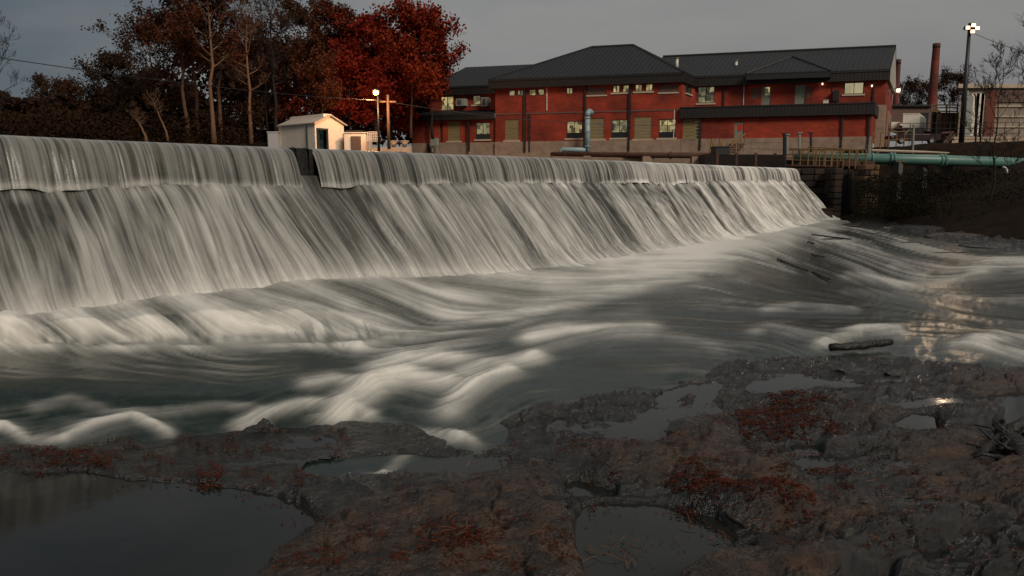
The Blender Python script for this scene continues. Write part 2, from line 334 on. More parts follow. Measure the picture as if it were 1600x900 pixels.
pools = {
 'A': [(-300, 735), (0, 742), (130, 738), (200, 752), (300, 757), (400, 769), (470, 790), (503, 826), (455, 850), (420, 872), (390, 905), (330, 1000), (300, 1100), (-300, 1100)],
 'B': [(915, 790), (1030, 789), (1085, 800), (1125, 815), (1150, 840), (1130, 872), (1075, 905), (1050, 935), (960, 940), (922, 905), (903, 850), (903, 810)],
 'C': [(958, 692), (982, 673), (1028, 675), (1046, 690), (1034, 701), (990, 700)],
 'D': [(1160, 610), (1215, 595), (1272, 596), (1278, 608), (1235, 612), (1178, 618)],
 'E': [(1228, 724), (1260, 720), (1308, 738), (1272, 744)], 'G': [(1390, 668), (1428, 652), (1462, 659), (1468, 677), (1405, 677)],
 'H': [(885, 758), (905, 750), (965, 770), (960, 778), (890, 778)], 'I': [(1005, 652), (1060, 646), (1100, 652), (1060, 660), (990, 668)],
 'J': [(1020, 625), (1080, 606), (1092, 610), (1052, 630), (1030, 634)], 'K': [(1232, 700), (1270, 702), (1290, 712), (1250, 712)], 'L': [(1280, 604), (1345, 604), (1350, 611), (1290, 612)],
 'M': [(1085, 640), (1098, 612), (1130, 604), (1110, 632)]}
PP = np.zeros(PXg.shape)
for k, p in pools.items(): PP = np.maximum(PP, blur(inpoly(p), 2 if k not in 'AB' else 4, 1 if k not in 'AB' else 2))
PN = blur(np.clip(blur(PP, 5, 4) * 3, 0, 1), 4, 3)
PP = sst(.2, .6, PP + (fbm(PXg / 14, PYg / 8, 98, 3) - .5) * .35 * (PP > .02))
# --- rock height
c20, s20 = math.cos(.25), math.sin(.25); XR = XW * c20 + YW * s20; YR = -XW * s20 + YW * c20
lay = fbm(XR * .7 + .4 * fbm(XW, YW, 99, 2), YR * 2.0, 101, 5, .55); t_ = lay * 14; fl = np.floor(t_); fr = t_ - fl; ter = (fl + sst(.68, .82, fr)) / 14
rough1 = fbm(XR * 3, YR * 7, 111, 5, .6); rough2 = fbm(XR * 11, YR * 24, 121, 4, .6); lump = fbm(XW * .9, YW * .9, 131, 3)
flaky = rough1 * 12; flaky = (np.floor(flaky) + sst(.6, .85, flaky - np.floor(flaky))) / 12
def polys(ps, rx=8, ry=4):
    a = np.zeros(PXg.shape)
    for p in ps: a = np.maximum(a, blur(inpoly(p), rx, ry))
    return a
mossp = [[(395, 905), (450, 850), (510, 825), (560, 800), (690, 765), (780, 755), (850, 765), (880, 800), (905, 860), (925, 920), (380, 930)],
         [(895, 700), (960, 700), (1040, 672), (1080, 655), (1120, 665), (1150, 700), (1170, 740), (1120, 760), (1040, 760), (960, 745), (905, 730)],
         [(1130, 700), (1220, 720), (1250, 770), (1300, 790), (1380, 800), (1340, 860), (1230, 850), (1150, 800)],
         [(1395, 700), (1480, 690), (1600, 700), (1700, 760), (1640, 810), (1520, 810), (1430, 780)], [(1340, 650), (1400, 655), (1420, 670), (1370, 672), (1320, 665)],
         [(1480, 598), (1560, 592), (1640, 600), (1640, 640), (1530, 632)], [(1060, 905), (1180, 880), (1300, 890), (1310, 960), (1050, 960)]]
moss = polys(mossp, 9, 5)
leafp = {'A': [(1140, 668), (1165, 652), (1215, 645), (1270, 655), (1300, 680), (1310, 694), (1240, 698), (1190, 692), (1150, 686)], 'B': [(1200, 636), (1230, 625), (1270, 627), (1290, 640), (1250, 647), (1210, 645)],
         'C': [(1045, 765), (1065, 742), (1110, 740), (1140, 770), (1200, 785), (1260, 795), (1265, 822), (1200, 828), (1140, 805), (1070, 795)], 'D': [(655, 858), (720, 846), (770, 862), (760, 885), (690, 892), (650, 880)],
         'E': [(30, 728), (70, 710), (120, 712), (180, 722), (170, 742), (90, 736), (40, 742)], 'G': [(300, 752), (330, 738), (365, 742), (350, 762), (310, 764)], 'H': [(915, 756), (940, 750), (960, 762), (935, 770)]}
heap = polys(list(leafp.values()), 5, 3)
shore_up = sst(-6, 14, XW * 0 + (PYg - 300)) * 0
amp = .07 + .08 * sst(650, 760, PYg) * sst(700, 1000, PXg)
land = .03 + (ter - .35) * .30 * (amp / .14) + (lay - .5) * .10 + (flaky - .4) * .13 + (rough2 - .5) * .035 - .05 * sst(.93, 1, ridged(vn(XR * 1.6 + lump, YR * 3.2 - lump, 145)))
slabm = polys([[(1370, 790), (1500, 785), (1900, 790), (1900, 1100), (1340, 1100), (1350, 860)]], 10, 5)
land += slabm * ((ridged(vn(XR * 2.2 + (lump - .5), YR * 4.5, 141)) ** 6) * -.14 + (np.floor(vn(XR * 1.4, YR * 3, 143) * 5) / 5 - .4) * .16)
flat = polys([[(560, 745), (900, 700), (900, 760), (700, 770), (560, 810), (470, 830), (500, 780)]], 8, 4); land = land * (1 - .75 * flat) + flat * .03
leftband = polys([[(-300, 690), (420, 668), (560, 690), (760, 655), (780, 690), (560, 745), (480, 770), (-300, 745)]], 8, 4); land = land * (1 - .72 * leftband) + leftband * .008; hb_ = polys([[(440, 640), (800, 620), (800, 700), (560, 712), (440, 690)]], 8, 4); land = land * (1 - .8 * hb_)
land += moss * (.04 + (lump - .4) * .15) - moss * (flaky - .4) * .06 + heap * .05
holes = polys([[(825, 795), (850, 785), (905, 790), (890, 815), (850, 812)], [(1600, 700), (1560, 660), (1570, 620), (1640, 610), (1640, 740)], [(1205, 700), (1235, 712), (1215, 722)]], 3, 2); land -= holes * .10
farshore = sst(430, 380, PYg) * sst(1290, 1340, PXg); land += farshore * (.06 + (flaky - .4) * .3)
land *= 1 - .7 * PN; land += PN * .008
dryness = (1 - R) * (1 - PP)
ROCK = Z0 + (np.maximum(land, .006) + (rough2 - .3) * .012) * (1 - PP) * (1 - sst(.25, .6, R)) - PP * .09 - sst(.2, .9, R) * .42 + (flaky - .5) * .05 * R
# thin films of standing water: level surfaces held in by slight rims of rock
films = [([(850, 650), (905, 640), (1000, 628), (1120, 588), (1330, 580), (1345, 615), (1190, 640), (1120, 690), (1010, 722), (900, 715), (850, 690)], 24), ([(1345, 600), (1420, 592), (1560, 596), (1640, 640), (1560, 690), (1400, 700), (1330, 660)], 24),
         ([(1215, 690), (1330, 700), (1500, 740), (1600, 830), (1560, 900), (1380, 880), (1270, 790), (1190, 740)], 17), ([(560, 722), (640, 712), (760, 720), (880, 712), (890, 745), (760, 765), (620, 785), (545, 762)], 22), ([(60, 705), (200, 700), (420, 682), (540, 680), (520, 735), (440, 752), (250, 742), (80, 728)], 18)]
FILM = []
for p_, q_ in films:
    Wm = blur(inpoly(p_), 7, 4) + (fbm(PXg / 30, PYg / 15, 300 + q_, 3) - .5) * .5; mm_ = (Wm > .5) & (R < .2) & (PP < .3); lv = float(np.percentile(ROCK[mm_], q_)) + .002
    rim = sst(.30, .5, Wm) * (1 - sst(.5, .72, Wm)) * (R < .3) * (PP < .3); ROCK = np.maximum(ROCK, np.where(rim > .02, ROCK + (np.maximum(lv + .012, ROCK) - ROCK) * np.clip(rim * 1.6, 0, 1), ROCK))
    FILM.append((lv, (Wm > .46) & (R < .3) & (ROCK < lv + .01)))
# --- river surface and foam
ledge = 1 / (1 + np.exp((PYg - (543 - .010 * PXg + 7 * np.sin(PXg / 83.) + 9 * (vn(PXg / 60., 0, 171) - .5))) / 3.0)) * sst(720, 560, PXg)
lobe = polys([[(455, 520), (500, 508), (590, 512), (600, 530), (560, 548), (500, 550), (455, 545)]], 5, 2)
foot_lo = np.interp(PXg, [-400, 0, 300, 560, 640, 760, 900, 1000, 1150, 1280, 1330], [552, 548, 549, 546, 538, 512, 482, 456, 412, 374, 352]) + LSH
apron = sst(16, -14, PYg - foot_lo + (L2 - .5) * 44 + (L3 - .5) * 30)
st = [([(-60, 672), (10, 668), (45, 688), (95, 684), (150, 664), (205, 652), (262, 678)], 8, .55, 0), ([(55, 636), (110, 624), (170, 642), (250, 648), (340, 636), (400, 640)], 8, .22, .3),
      ([(375, 664), (415, 645), (470, 632), (530, 634), (575, 650)], 10, .55, .3), ([(480, 604), (520, 597), (570, 602)], 11, .62, 0), ([(525, 648), (548, 625), (590, 600), (640, 590), (700, 600)], 15, .80, .4),
      ([(590, 580), (630, 566), (690, 562), (760, 572)], 14, .60, .3), ([(700, 645), (722, 618), (750, 600), (790, 585)], 13, .75, .3), ([(728, 588), (760, 574), (830, 562)], 14, .72, .2), ([(835, 530), (880, 520), (950, 518), (1010, 516)], 15, .85, .1), ([(835, 532), (870, 534), (905, 530)], 10, .5, .3),
      ([(1000, 516), (1060, 528), (1120, 545)], 10, .25, .3), ([(830, 560), (860, 545), (890, 536)], 9, .55, .2),
      ([(600, 668), (640, 672), (700, 676), (740, 690)], 7, .5, .6), ([(545, 745), (600, 741)], 6, .55, 0), ([(600, 740), (625, 715), (640, 702)], 6, .35, .5),
      ([(1180, 520), (1200, 512), (1235, 520), (1290, 530)], 7, .50, .3), ([(1280, 541), (1310, 532), (1345, 516), (1400, 520)], 9, .62, .2), ([(1195, 486), (1250, 478), (1330, 484)], 6, .38, .2),
      ([(1325, 432), (1400, 446), (1450, 446), (1520, 434), (1610, 426)], 8, .55, .2), ([(1530, 424), (1560, 414), (1600, 412), (1680, 415)], 13, .75, .2), ([(1490, 546), (1530, 548), (1590, 560)], 12, .62, 0), ([(1530, 535), (1560, 527), (1620, 530)], 13, .65, .2),
      ([(1395, 416), (1440, 430)], 6, .4, 0), ([(560, 548), (640, 528), (720, 512), (800, 496), (890, 482)], 9, .55, .1), ([(0, 549), (200, 552), (400, 549), (560, 548)], 6, .55, .2), ([(640, 560), (760, 530), (900, 500), (1000, 490)], 9, .22, .3),
      ([(1320, 455), (1400, 462), (1460, 470)], 6, .3, .2), ([(940, 455), (1050, 450), (1150, 440)], 9, .25, .5), ([(1340, 362), (1400, 372), (1500, 388)], 8, .25, .2), ([(880, 640), (930, 628), (985, 622)], 5, .35, 0), ([(1280, 380), (1330, 388), (1420, 408), (1500, 425)], 9, .28, .6)]
fs_ = np.clip((L1 - .5) * 2.2 + (L2 - .5) * 1.1, -1, 1)
rightz = sst(1000, 1180, PXg) * sst(640, 520, PYg)
foam = np.zeros(PXg.shape); hump = np.zeros(PXg.shape)
wob = (fbm(PXg / 30, PYg / 14, 181, 3) - .5)
for pts, w_, a_, tl in st:
    pts = [(x, y) for x, y in pts]; s_ = stroke(pts, w_ * 1.7, a_, tl); s_ = s_ * (1.25 if w_ > 12 else 1.0); foam = np.maximum(foam, s_) + .22 * np.minimum(foam, s_); hump += s_
streak = (L2 - .5) * 1.3 + (L1 - .5) * .45 + (L3 - .5) * .8
foamS = foam * np.clip(.92 + streak * .6 + fs_ * (.10 + .3 * rightz), .1, 1.5)
thin = np.clip(streak * .9 - .05 + fs_ * .55 * (.35 + rightz), 0, 1) * (.16 + .30 * sst(520, 440, PYg) * sst(700, 1000, PXg) + .35 * sst(60, 0, PYg - foot_lo))
calm = polys([[(-300, 565), (520, 565), (600, 560), (560, 590), (440, 630), (-300, 630)], [(850, 570), (1000, 560), (1040, 600), (900, 630), (830, 610)]], 10, 5)
thin *= 1 - .85 * calm
far = sst(560, 1250, PXg)
ap = apron * np.clip(.60 + far * .30 + streak * (.62 - .2 * far) + fs_ * .14, .08, 1)
ledgeface = np.clip(1 - np.abs(PYg - (541 - .010 * PXg + LSH)) / 9, 0, 1) * sst(700, 560, PXg)
vst = fbm(PXg / 8. - PYg / 16., PYg / 40., 191, 3)
ap = ap * (1 - .6 * ledgeface) + ledgeface * .6 * apron * np.clip(.55 + (vst - .5) * 1.8, .1, 1)
near_ = sst(3.4, 1.9, (XW - C0[0]) * ND[0] + (YW - C0[1]) * ND[1]) * (PYg < 700)
ap = np.maximum(ap, near_ * np.clip(.70 + streak * .5 + fs_ * .1, .2, 1))
foamT = np.clip(np.maximum(ap, foamS) + thin * (1 - apron), 0, 1)
foamT *= 1 - lobe * .35 * (vst < .5)
brownw = sst(1080, 1250, PXg) * sst(700, 420, PYg)
WAT = Z0 + .035 * sst(690, 560, PYg) + hump * .085 * (.4 + .9 * L3) + (streak) * (.010 + .020 * sst(400, 520, PYg)) * (1 - .7 * calm) + (L1 - .5) * (.010 + .010 * rightz) + apron * (.02 + .08 * (L3 - .3)) + (fbm(PXg / 120, PYg / 40, 195, 2) - .5) * (.015 + .035 * sst(400, 520, PYg)) * (1 - .5 * calm)
WAT += near_ * (fbm(XW * 3, YW * 3, 199, 3) - .45) * .12; WAT -= sst(.9, .4, R) * .03; WAT = np.maximum(WAT, Z0 - .012)
# water reaches under the sloping face of the dam
nn_ = (XW - C0[0]) * ND[0] + (YW - C0[1]) * ND[1]; ss_ = (XW - C0[0]) * TD[0] + (YW - C0[1]) * TD[1]
okw = (R > .12) & (nn_ > 1.3) & ((ss_ < LD + .3) | (nn_ > .5)) & (WAT > ROCK - .06)
def facemask(v): return v[:-1, :-1] | v[1:, :-1] | v[:-1, 1:] | v[1:, 1:]
GF = grid_faces(NR, NC)
def flip(f): return f[:, ::-1].copy()
def sheet(name, Z, ok, m, attrs):
    f = GF[facemask(ok).ravel()]; used = np.zeros(NR * NC, bool); used[f.ravel()] = True; idx = np.cumsum(used) - 1
    V = np.stack([XW, YW, Z], -1).reshape(-1, 3)[used]
    return obj(name, V, flip(idx[f]), m, None, True, {k: a.reshape(-1)[used] for k, a in attrs.items()})
M_riv, _ = mixattr(mat('river_water', (.02, .03, .03)), 'foam', (.014, .024, .020), (.76, .73, .66), .22, .6, bscale=7, bump=.05, nscale=6, namt=.10)
M_riv.node_tree.nodes['Principled BSDF'].inputs['IOR'].default_value = 1.33
o = sheet('river_water', WAT, okw, M_riv, {'foam': foamT ** 1.15 * (1 - .35 * brownw)}); tag(o, kind='structure')
# rock shelf
M_rock = mat('wet_rock', (.05, .05, .05)); t = M_rock.node_tree; b = t.nodes['Principled BSDF']
M_rock, mr = mixattr(M_rock, 'moss', (.0085, .0085, .008), (.022, .0115, .0055), .10, .46, bscale=26, bump=.7, nscale=9, namt=.75)
n1 = N(t, 'ShaderNodeTexNoise'); n1.inputs['Scale'].default_value = 4.5; n1.inputs['Detail'].default_value = 8; n1.inputs['Roughness'].default_value = .62
co = N(t, 'ShaderNodeTexCoord'); t.links.new(co.outputs['Object'], n1.inputs['Vector']); b.inputs['Specular IOR Level'].default_value = .62
r1 = N(t, 'ShaderNodeValToRGB'); r1.color_ramp.elements[0].position = .36; r1.color_ramp.elements[0].color = (.30, .30, .30, 1); r1.color_ramp.elements[1].position = .66; r1.color_ramp.elements[1].color = (2.6, 2.35, 2.0, 1)
t.links.new(n1.outputs['Fac'], r1.inputs[0]); ml = N(t, 'ShaderNodeMixRGB', blend_type='MULTIPLY'); ml.inputs[0].default_value = 1
t.links.new(mr.outputs[0], ml.inputs[1]); t.links.new(r1.outputs[0], ml.inputs[2]); t.links.new(ml.outputs[0], b.inputs['Base Color'])
okr = ~((R > .75) & (ROCK < WAT - .14) & (PYg < 560)) & (nn_ > 3.0) & (PYg > 330)
o = sheet('rock_shelf', ROCK, okr, M_rock, {'moss': moss * .9 + .12 * leftband * 0}); tag(o, kind='structure')
# still pools
M_pool = mat('still_pool_water', (.012, .014, .014), .07, (.018, .018, .015), 1.5, .06, 2.0); M_pool.node_tree.nodes['Principled BSDF'].inputs['IOR'].default_value = 1.33
def pool_sheet(name, p):
    cx = sum(a for a, _ in p) / len(p); cy = sum(a for _, a in p) / len(p)
    V = [GP(cx + (a - cx) * 1.12 + (6 if a > cx else -6), cy + (c - cy) * 1.15 + (3 if c > cy else -3), -2.603) for a, c in p]
    return tag(obj(name, [GP(cx, cy, -2.603)] + V, [(0, i + 1, (i + 1) % len(V) + 1) for i in range(len(V))], M_pool), kind='structure')
for k, p in pools.items(): pool_sheet('pool_water' if k in 'AB' else 'puddle_water', p)
for lv, ok_ in FILM: tag(sheet('puddle_water', np.full(PXg.shape, lv), ok_, M_pool, {}), kind='structure')
def rock_z(px, py):
    j = int(np.clip(np.searchsorted(gx, px), 0, NC - 1)); i = int(np.clip(np.searchsorted(gy, py), 0, NR - 1)); return float(max(ROCK[i, j], -2.6))
def G(px, py, dz=0):
    a, b_, _ = GP(px, py, -2.6); return (a, b_, rock_z(px, py) + dz)
# ============================================================ FAR GROUND, BANKS, UPSTREAM POND
def bank_h(x, y):
    x = np.asarray(x, float); y = np.asarray(y, float)
    n_ = (x - C0[0]) * ND[0] + (y - C0[1]) * ND[1]; s_ = (x - C0[0]) * TD[0] + (y - C0[1]) * TD[1]
    # right bank below the dam
    sh = 20.6 + (fbm(y * .25, x * .05, 201, 3) - .5) * 2.0
    zr = -2.85 + .29 * (x - sh + .8) + 2.2 * sst(51.5, 58, y) * sst(19, 26, x); zr = np.minimum(zr, 2.5 + .012 * (x - 20)) + (fbm(x * .9, y * .9, 203, 4) - .5) * .35 * sst(-3, -1.5, zr)
    zr = np.where(x < sh - 1, np.minimum(zr, -3.2), zr)
    # upstream bank: building terrace and wooded left bank
    e = np.where(x < -8, 57 + 0 * x, 0) + np.where(x >= -8, np.minimum(57 + (x + 8) * 1.7, 70 - .3 * x), 0)
    zt = 1.35 + 1.4 * sst(62, 75, y) + .9 * sst(-10, -26, x) * sst(60, 72, y) + (fbm(x * .2, y * .2, 205, 3) - .5) * .3 * sst(-6, -10, x)
    zu = -1.0 + (zt + 1) * sst(-6, 0, y - e)
    zu = zu + 5 * sst(110, 260, y) * sst(-20, -60, x)
    up = (n_ < -.5) & (s_ < LD + 1.2)
    z = np.where(up, zu, zr)
    return np.where((n_ >= -.5) & (x < sh - 1), np.minimum(z, -3.2), z)
xa = np.r_[-400, -250, np.arange(-160, -20, 4.), np.arange(-20, 46, .8), np.arange(46, 160, 5.), 250, 400]; ya = np.r_[-6., 4, np.arange(10, 84, .8), np.arange(84, 160, 5.), 200, 260, 400, 700]
GX, GY = np.meshgrid(xa, ya); GZ = bank_h(GX, GY); GZ = np.where(GY < 5, np.where(GX > 21, GZ, -3.4), GZ)
M_ground = mat('bank_earth', (.008, .005, .003), .95, (.022, .012, .006), 1.4, .6, 6, spec=.08)  # near-black: the shade on the right bank is put into this colour
tag(obj('ground', np.stack([GX, GY, GZ], -1).reshape(-1, 3), flip(grid_faces(len(ya), len(xa)))[:, ::-1].copy(), M_ground, None, True), kind='structure')
V = [DW(-60, -2.3, ZC + .07), DW(LD - .4, -2.3, ZC + .07), (22, 72, ZC + .07), (-10, 76, ZC + .07), (-200, 70, ZC + .07), (-200, 0, ZC + .07)]
V = [tuple(v) for v in V]; tag(obj('pond_water', V, [tuple(range(6))], M_pool), kind='structure')
# ============================================================ BRICK BUILDING
K = .30; CPL = 81.0
E1 = np.array((1, -K)) / math.hypot(1, K); E2 = np.array((.55, 1)) / math.hypot(.55, 1); OB = np.array((0., CPL))
def BW(s, d, z): q = OB + E1 * s + E2 * d; return (q[0], q[1], z)
def FP(px, py, d=0):
    a, b, c = ray(px, py); o_ = OB + E2 * d            # (a,b)*k = o_ + E1*s
    s_, k_ = np.linalg.solve(np.array([[E1[0], -a], [E1[1], -b]]), -o_); return float(s_), float(c * k_)
def SR(x0, x1, y0, y1, d=0):
    """photo rectangle on the facade plane d -> s0, s1, z0 (low), z1 (high)"""
    xm = (x0 + x1) / 2; ym = (y0 + y1) / 2
    return FP(x0, ym, d)[0], FP(x1, ym, d)[0], FP(xm, y1, d)[1], FP(xm, y0, d)[1]
AXB = ((E1[0], E1[1], 0), (E2[0], E2[1], 0), (0, 0, 1))
def bbox(m, s0, s1, d0, d1, z0, z1):
    vs = [BW(s, d, z) for z in (z0, z1) for d in (d0, d1) for s in (s0, s1)]
    return m.add(vs, [(0, 2, 3, 1), (4, 5, 7, 6), (0, 1, 5, 4), (2, 6, 7, 3), (0, 4, 6, 2), (1, 3, 7, 5)])
def B1(name, m, par, *a): return bbox(MB(), *a).build(name, m, par)
def brickmat(name, c1, c2, mortar, sc=1.0):
    m = mat(name, c1, .85); t = m.node_tree; b = t.nodes['Principled BSDF']
    uvn = N(t, 'ShaderNodeTexCoord'); br = N(t, 'ShaderNodeTexBrick'); br.inputs['Scale'].default_value = sc
    br.inputs['Color1'].default_value = (*c1, 1); br.inputs['Color2'].default_value = (*c2, 1); br.inputs['Mortar'].default_value = (*mortar, 1)
    br.inputs['Brick Width'].default_value = .42; br.inputs['Row Height'].default_value = .15; br.inputs['Mortar Size'].default_value = .012
    t.links.new(uvn.outputs['UV'], br.inputs['Vector'])
    n = N(t, 'ShaderNodeTexNoise'); n.inputs['Scale'].default_value = .35; n.inputs['Detail'].default_value = 6; t.links.new(uvn.outputs['UV'], n.inputs['Vector'])
    r = N(t, 'ShaderNodeValToRGB'); r.color_ramp.elements[0].position = .3; r.color_ramp.elements[0].color = (.45, .42, .42, 1); r.color_ramp.elements[1].position = .68; r.color_ramp.elements[1].color = (1.35, 1.25, 1.2, 1)
    t.links.new(n.outputs['Fac'], r.inputs[0]); x = N(t, 'ShaderNodeMixRGB', blend_type='MULTIPLY'); x.inputs[0].default_value = 1
    t.links.new(br.outputs['Color'], x.inputs[1]); t.links.new(r.outputs[0], x.inputs[2]); t.links.new(x.outputs[0], b.inputs['Base Color'])
    bp = N(t, 'ShaderNodeBump'); bp.inputs['Strength'].default_value = .5; bp.inputs['Distance'].default_value = .02; t.links.new(br.outputs['Fac'], bp.inputs['Height']); bp.invert = True; t.links.new(bp.outputs[0], b.inputs['Normal'])
    return m
M_brick = brickmat('red_brick', (.34, .038, .013), (.24, .025, .009), (.15, .040, .02))
M_brick2 = brickmat('brown_brick', (.16, .045, .028), (.11, .03, .02), (.14, .09, .07))
M_plinth = mat('pale_stone_plinth', (.23, .155, .11), .85, (.36, .255, .185), 1.2, .4, 5)
M_roof = mat('dark_metal_roof', (.008, .008, .0095), .55, (.012, .0115, .013), .8, spec=.4)
M_fascia = mat('brown_metal_fascia', (.009, .0065, .0045), .55, (.014, .010, .007), .9)
M_black = mat('black_metal', (.012, .012, .012), .5)
M_board = mat('boarded_plywood', (.19, .14, .06), .8, (.25, .19, .09), 1.5, .2, 8, stretch=(1, 1, 5))
M_sill = mat('pale_stone_sill', (.48, .38, .28), .8)
M_grey = mat('grey_painted_metal', (.22, .23, .20), .55, (.28, .29, .25), 3)
M_white = mat('white_painted_metal', (.66, .62, .55), .5, (.56, .5, .42), 3)
M_dtin = mat('green_grey_door_paint', (.17, .19, .15), .6, (.21, .22, .17), 4)
M_inside = mat('dark_interior', (.02, .018, .015), .9)
def litglass(name, ca, cb, st, sc=2.2):
    m = mat(name, (.02, .02, .02), .1); t = m.node_tree; b = t.nodes['Principled BSDF']
    co = N(t, 'ShaderNodeTexCoord'); mpn = N(t, 'ShaderNodeMapping'); mpn.inputs['Scale'].default_value = (1, 1, 1); t.links.new(co.outputs['Object'], mpn.inputs[0])
    v = N(t, 'ShaderNodeTexVoronoi', distance='CHEBYCHEV'); v.inputs['Scale'].default_value = sc; t.links.new(mpn.outputs[0], v.inputs['Vector'])
    n = N(t, 'ShaderNodeTexNoise'); n.inputs['Scale'].default_value = 1.2; t.links.new(mpn.outputs[0], n.inputs['Vector'])
    sp = N(t, 'ShaderNodeSeparateColor'); t.links.new(v.outputs['Color'], sp.inputs[0]); mm = N(t, 'ShaderNodeMath', operation='MULTIPLY'); t.links.new(sp.outputs[0], mm.inputs[0]); t.links.new(n.outputs['Fac'], mm.inputs[1])
    r = N(t, 'ShaderNodeValToRGB'); r.color_ramp.elements[0].position = .05; r.color_ramp.elements[0].color = (*ca, 1); r.color_ramp.elements[1].position = .42; r.color_ramp.elements[1].color = (*cb, 1)
    t.links.new(mm.outputs[0], r.inputs[0]); t.links.new(r.outputs[0], b.inputs['Emission Color']); b.inputs['Emission Strength'].default_value = st
    return m
M_lit = litglass('lit_window_glass', (.08, .065, .03), (.74, .60, .27), .62)
M_lit2 = litglass('dim_lit_window_glass', (.03, .035, .025), (.44, .38, .19), .55)
M_shade = litglass('blind_window_glass', (.36, .30, .17), (.46, .39, .23), .75, .8)
M_darkglass = mat('dark_window_glass', (.02, .022, .02), .08)
bld = thing('brick_building', 'long two storey red brick works building with black metal roof above the dam', 'building', BW(10, 6, 3.0))
def wall(name, s0, s1, z0, z1, d, holes, m, par, rev=.22, uvo=0.):
    ss = sorted({s0, s1} | {h[0] for h in holes} | {h[1] for h in holes}); zz = sorted({z0, z1} | {h[2] for h in holes} | {h[3] for h in holes})
    ss = [s for s in ss if s0 <= s <= s1]; zz = [z for z in zz if z0 <= z <= z1]
    V, Fc, U = [], [], []
    def q(pts, uv):
        b = len(V); V.extend(pts); U.extend(uv); Fc.append((b, b + 1, b + 2, b + 3))
    for i in range(len(ss) - 1):
        for j in range(len(zz) - 1):
            cs = (ss[i] + ss[i + 1]) / 2; cz = (zz[j] + zz[j + 1]) / 2
            if any(h[0] < cs < h[1] and h[2] < cz < h[3] for h in holes): continue
            p = [(ss[i], zz[j]), (ss[i + 1], zz[j]), (ss[i + 1], zz[j + 1]), (ss[i], zz[j + 1])]
            q([BW(a, d, b) for a, b in p], p)
    for h in holes:
        a, b, lo, hi = max(h[0], s0), min(h[1], s1), max(h[2], z0), min(h[3], z1)
        for (p0, p1) in (((a, lo), (a, hi)), ((b, hi), (b, lo)), ((a, hi), (b, hi)), ((b, lo), (a, lo))):
            q([BW(p0[0], d, p0[1]), BW(p1[0], d, p1[1]), BW(p1[0], d + rev, p1[1]), BW(p0[0], d + rev, p0[1])], [p0, p1, (p1[0] + .2, p1[1]), (p0[0] + .2, p0[1])])
    return obj(name, V, Fc, m, par, uv=U)
def sidewall(name, s, d0, d1, z0, z1, m, par):
    P_ = [(d0, z0), (d1, z0), (d1, z1), (d0, z1)]
    return obj(name, [BW(s, a, b) for a, b in P_], [(0, 1, 2, 3)], m, par, uv=P_)
def window(r, d, gm, par, mull=1, rail=False, sill=True, label=None, lower_dark=False):
    """frame with its panes; r is the opening"""
    s0, s1, z0, z1 = r; f = .07
    fm = MB(); bbox(fm, s0, s0 + f, d + .08, d + .16, z0, z1); bbox(fm, s1 - f, s1, d + .08, d + .16, z0, z1)
    bbox(fm, s0 + f, s1 - f, d + .082, d + .158, z1 - f, z1); bbox(fm, s0 + f, s1 - f, d + .082, d + .158, z0, z0 + f)
    W = fm.build('window', M_black, par)
    if label: W['label'] = label
    zr = z0 + (z1 - z0) * .30 if (rail or lower_dark) else z0 + f
    if rail or lower_dark: B1('rail', M_black, W, s0 + f, s1 - f, d + .084, d + .156, zr - .04, zr + .04)
    wd = (s1 - s0 - 2 * f) / (mull + 1)
    for i in range(mull + 1):
        a = s0 + f + i * wd
        if i: B1('mullion', M_black, W, a - .03, a + .03, d + .086, d + .154, z0 + f, z1 - f)
        B1('pane', gm, W, a, a + wd, d + .115, d + .125, zr, z1 - f)
        if rail or lower_dark: B1('pane', M_darkglass, W, a, a + wd, d + .114, d + .124, z0 + f, zr)
    if sill: B1('sill', M_sill, W, s0 - .15, s1 + .15, d - .10, d + .14, z0 - .16, z0)
    return W
def boarded(r, d, par, sill=True):
    s0, s1, z0, z1 = r
    m = MB(); nb = max(3, int((z1 - z0) / .3)); hh = (z1 - z0) / nb
    for i in range(nb): bbox(m, s0, s1, d + .06 + .012 * (i % 2), d + .12, z0 + i * hh + .008, z0 + (i + 1) * hh - .008)
    o_ = m.build('window_boarding', M_board, par)
    if sill: B1('sill', M_sill, o_, s0 - .15, s1 + .15, d - .10, d + .06, z0 - .16, z0)
def spout(px, y0, y1, par, d=0, w=.16, m=None):
    s, zt = FP(px, y0, d); zb = FP(px, y1, d)[1]
    w *= .62; M = MB(); bbox(M, s - w / 2, s + w / 2, d - w - .02, d - .02, zb, zt)
    for k in np.linspace(zb + .4, zt - .3, 4): bbox(M, s - w * .75, s + w * .75, d - w - .04, d - .003, k, k + .06)
    M.build('downspout', m or M_black, par)
def fascia(s0, s1, d0, z0, z1, par, d1=None, seam=.32):
    d1 = d0 + .25 if d1 is None else d1
    o_ = B1('fascia', M_fascia, par, s0, s1, d0, d1, z0, z1)
    m = MB(); k = s0 + seam / 2
    while k < s1: bbox(m, k - .02, k + .02, d0 - .03, d0 - .003, z0 + .05, z1 - .08); k += seam
    bbox(m, s0, s1, d0 - .07, d0 - .035, z1 - .08, z1 + .03); bbox(m, s0, s1, d0 - .07, d0 - .035, z0 - .02, z0 + .05)
    p_ = m.build('fascia_seams', M_fascia, o_); p_['kind'] = 'stuff'
    return o_
